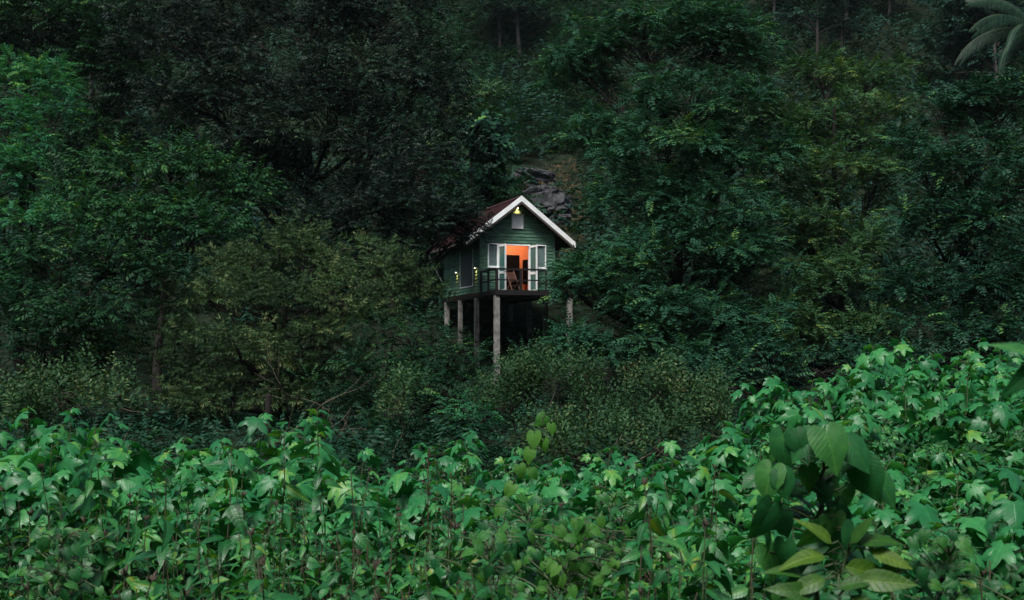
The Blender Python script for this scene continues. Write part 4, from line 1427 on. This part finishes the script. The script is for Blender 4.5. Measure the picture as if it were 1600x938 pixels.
# leaning vine with lime leaves in the middle
d = 7.2
ll = [(850, 652, d, .10, -110, .3), (862, 665, d, .08, -60, .3), (835, 680, d, .12, -120, .3), (850, 690, d, .09, -70, .3), (828, 705, d, .11, -130, .3), (812, 730, d, .10, -100, .3), (830, 735, d, .09, -50, .3), (800, 760, d, .11, -120, .3), (815, 775, d, .10, -60, .3), (785, 790, d, .11, -110, .3)]
ll = [(a_, b_, c_, sz_ * .8, an_ + 25 * math.sin(b_), ti_) for (a_, b_, c_, sz_, an_, ti_) in ll]
vine('leaning_vine', 'leaning vine with pale lime leaves rising in the middle of the foreground', 'vine',
     [(765, 860, d + .1), (785, 790, d + .05), (815, 730, d + .03), (840, 680, d), (852, 648, d)], ll, 'lime', 'stem_brown', seed=7, rad=.006)
# small leaved creepers in the middle of the foreground
for k, (px, py, d, lb) in enumerate(((820, 830, 6.2, 'small leaved creeper below the leaning vine'), (890, 860, 5.6, 'small leaved creeper right of the leaning vine foot'), (760, 880, 5.2, 'small leaved creeper at the bottom edge below the leaning vine'),
                                     (950, 820, 6.4, 'small leaved creeper in front of the right hand seed stalk'), (90, 880, 5.4, 'small leaved creeper in the lower left corner'), (1480, 880, 4.8, 'small leaved creeper in the lower right corner'))):
    r = np.random.default_rng(300 + k)
    cl_ = [(px + r.normal(0, 34), py + r.uniform(-50, 70), d + r.uniform(-.25, .25), r.uniform(.03, .06), -90 + r.normal(0, 60), r.uniform(.1, .6)) for _ in range(80)]
    vine('creeper', lb, 'creeper', [(px - 20, py + 80, d), (px, py + 20, d), (px + 10, py - 40, d)], cl_, 'lime' if k == 1 else 'heart', seed=310 + k, rad=.004)
# blurred leaves close to the lens at the right edge
d = 2.3
vine('near_sapling', 'blurred sapling leaves close to the lens at the right edge', 'sapling',
     [(1680, 900, d), (1660, 700, d), (1640, 570, d)], [(1618, 562, d, .10, 150, .3), (1622, 570, d, .10, 222, .1), (1650, 640, d, .12, 20, .2)], 'lance', seed=8, rad=.006)
# reddish dry seed stalks
for k, (px, top, d, lb) in enumerate(((665, 700, 7.6, 'reddish dry seed stalk left of the leaning vine'), (700, 745, 6.9, 'reddish dry seed stalk nearest the leaning vine'), (1012, 790, 7.0, 'reddish dry seed stalk right of the leaning vine'))):
    r = np.random.default_rng(200 + k)
    p = at(px, top, d); gzz = float(gz(p[0], p[1])); h = p[2] - gzz
    m = MB(); m.tube([(0, 0, -.05), (.01, 0, h * .5), (.02, .01, h)], [.006, .005, .003], 5)
    for b in range(26):
        f = r.uniform(.62, 1); s_ = np.array((.02 * f, 0, h * f)); e = s_ + np.array((r.normal(0, .07), r.normal(0, .07), r.uniform(-.01, .07)))
        m.tube([s_, (s_ + e) / 2 + (0, 0, .012), e], [.002, .0018, .001], 4)
        m.tube([e, e + (0.0, 0, .008), e + (0, 0, .018)], [.002, .006, .002], 5)
    o = m.build('seed_stalk', 'stem_red', None); o.location = (p[0], p[1], gzz)
    tag(o, lb, 'seed stalk', 'reddish seed stalks')

# ------------------------------------------------------------------ the damp evening air
hm = bpy.data.materials.new('haze'); hm.use_nodes = True
hn = hm.node_tree; hn.nodes.remove(hn.nodes["Principled BSDF"])
pv = hn.nodes.new("ShaderNodeVolumePrincipled"); pv.inputs['Color'].default_value = (.75, .88, .92, 1); pv.inputs['Density'].default_value = .00008; pv.inputs['Anisotropy'].default_value = .2
hn.links.new(pv.outputs[0], hn.nodes["Material Output"].inputs['Volume'])
MATS['haze'] = hm
hz = MB().box(-302, 302, -402, 602, -3, 125).build('haze', 'haze')
tag(hz, 'thin damp air between the camera and the far slope', 'haze', kind='stuff')
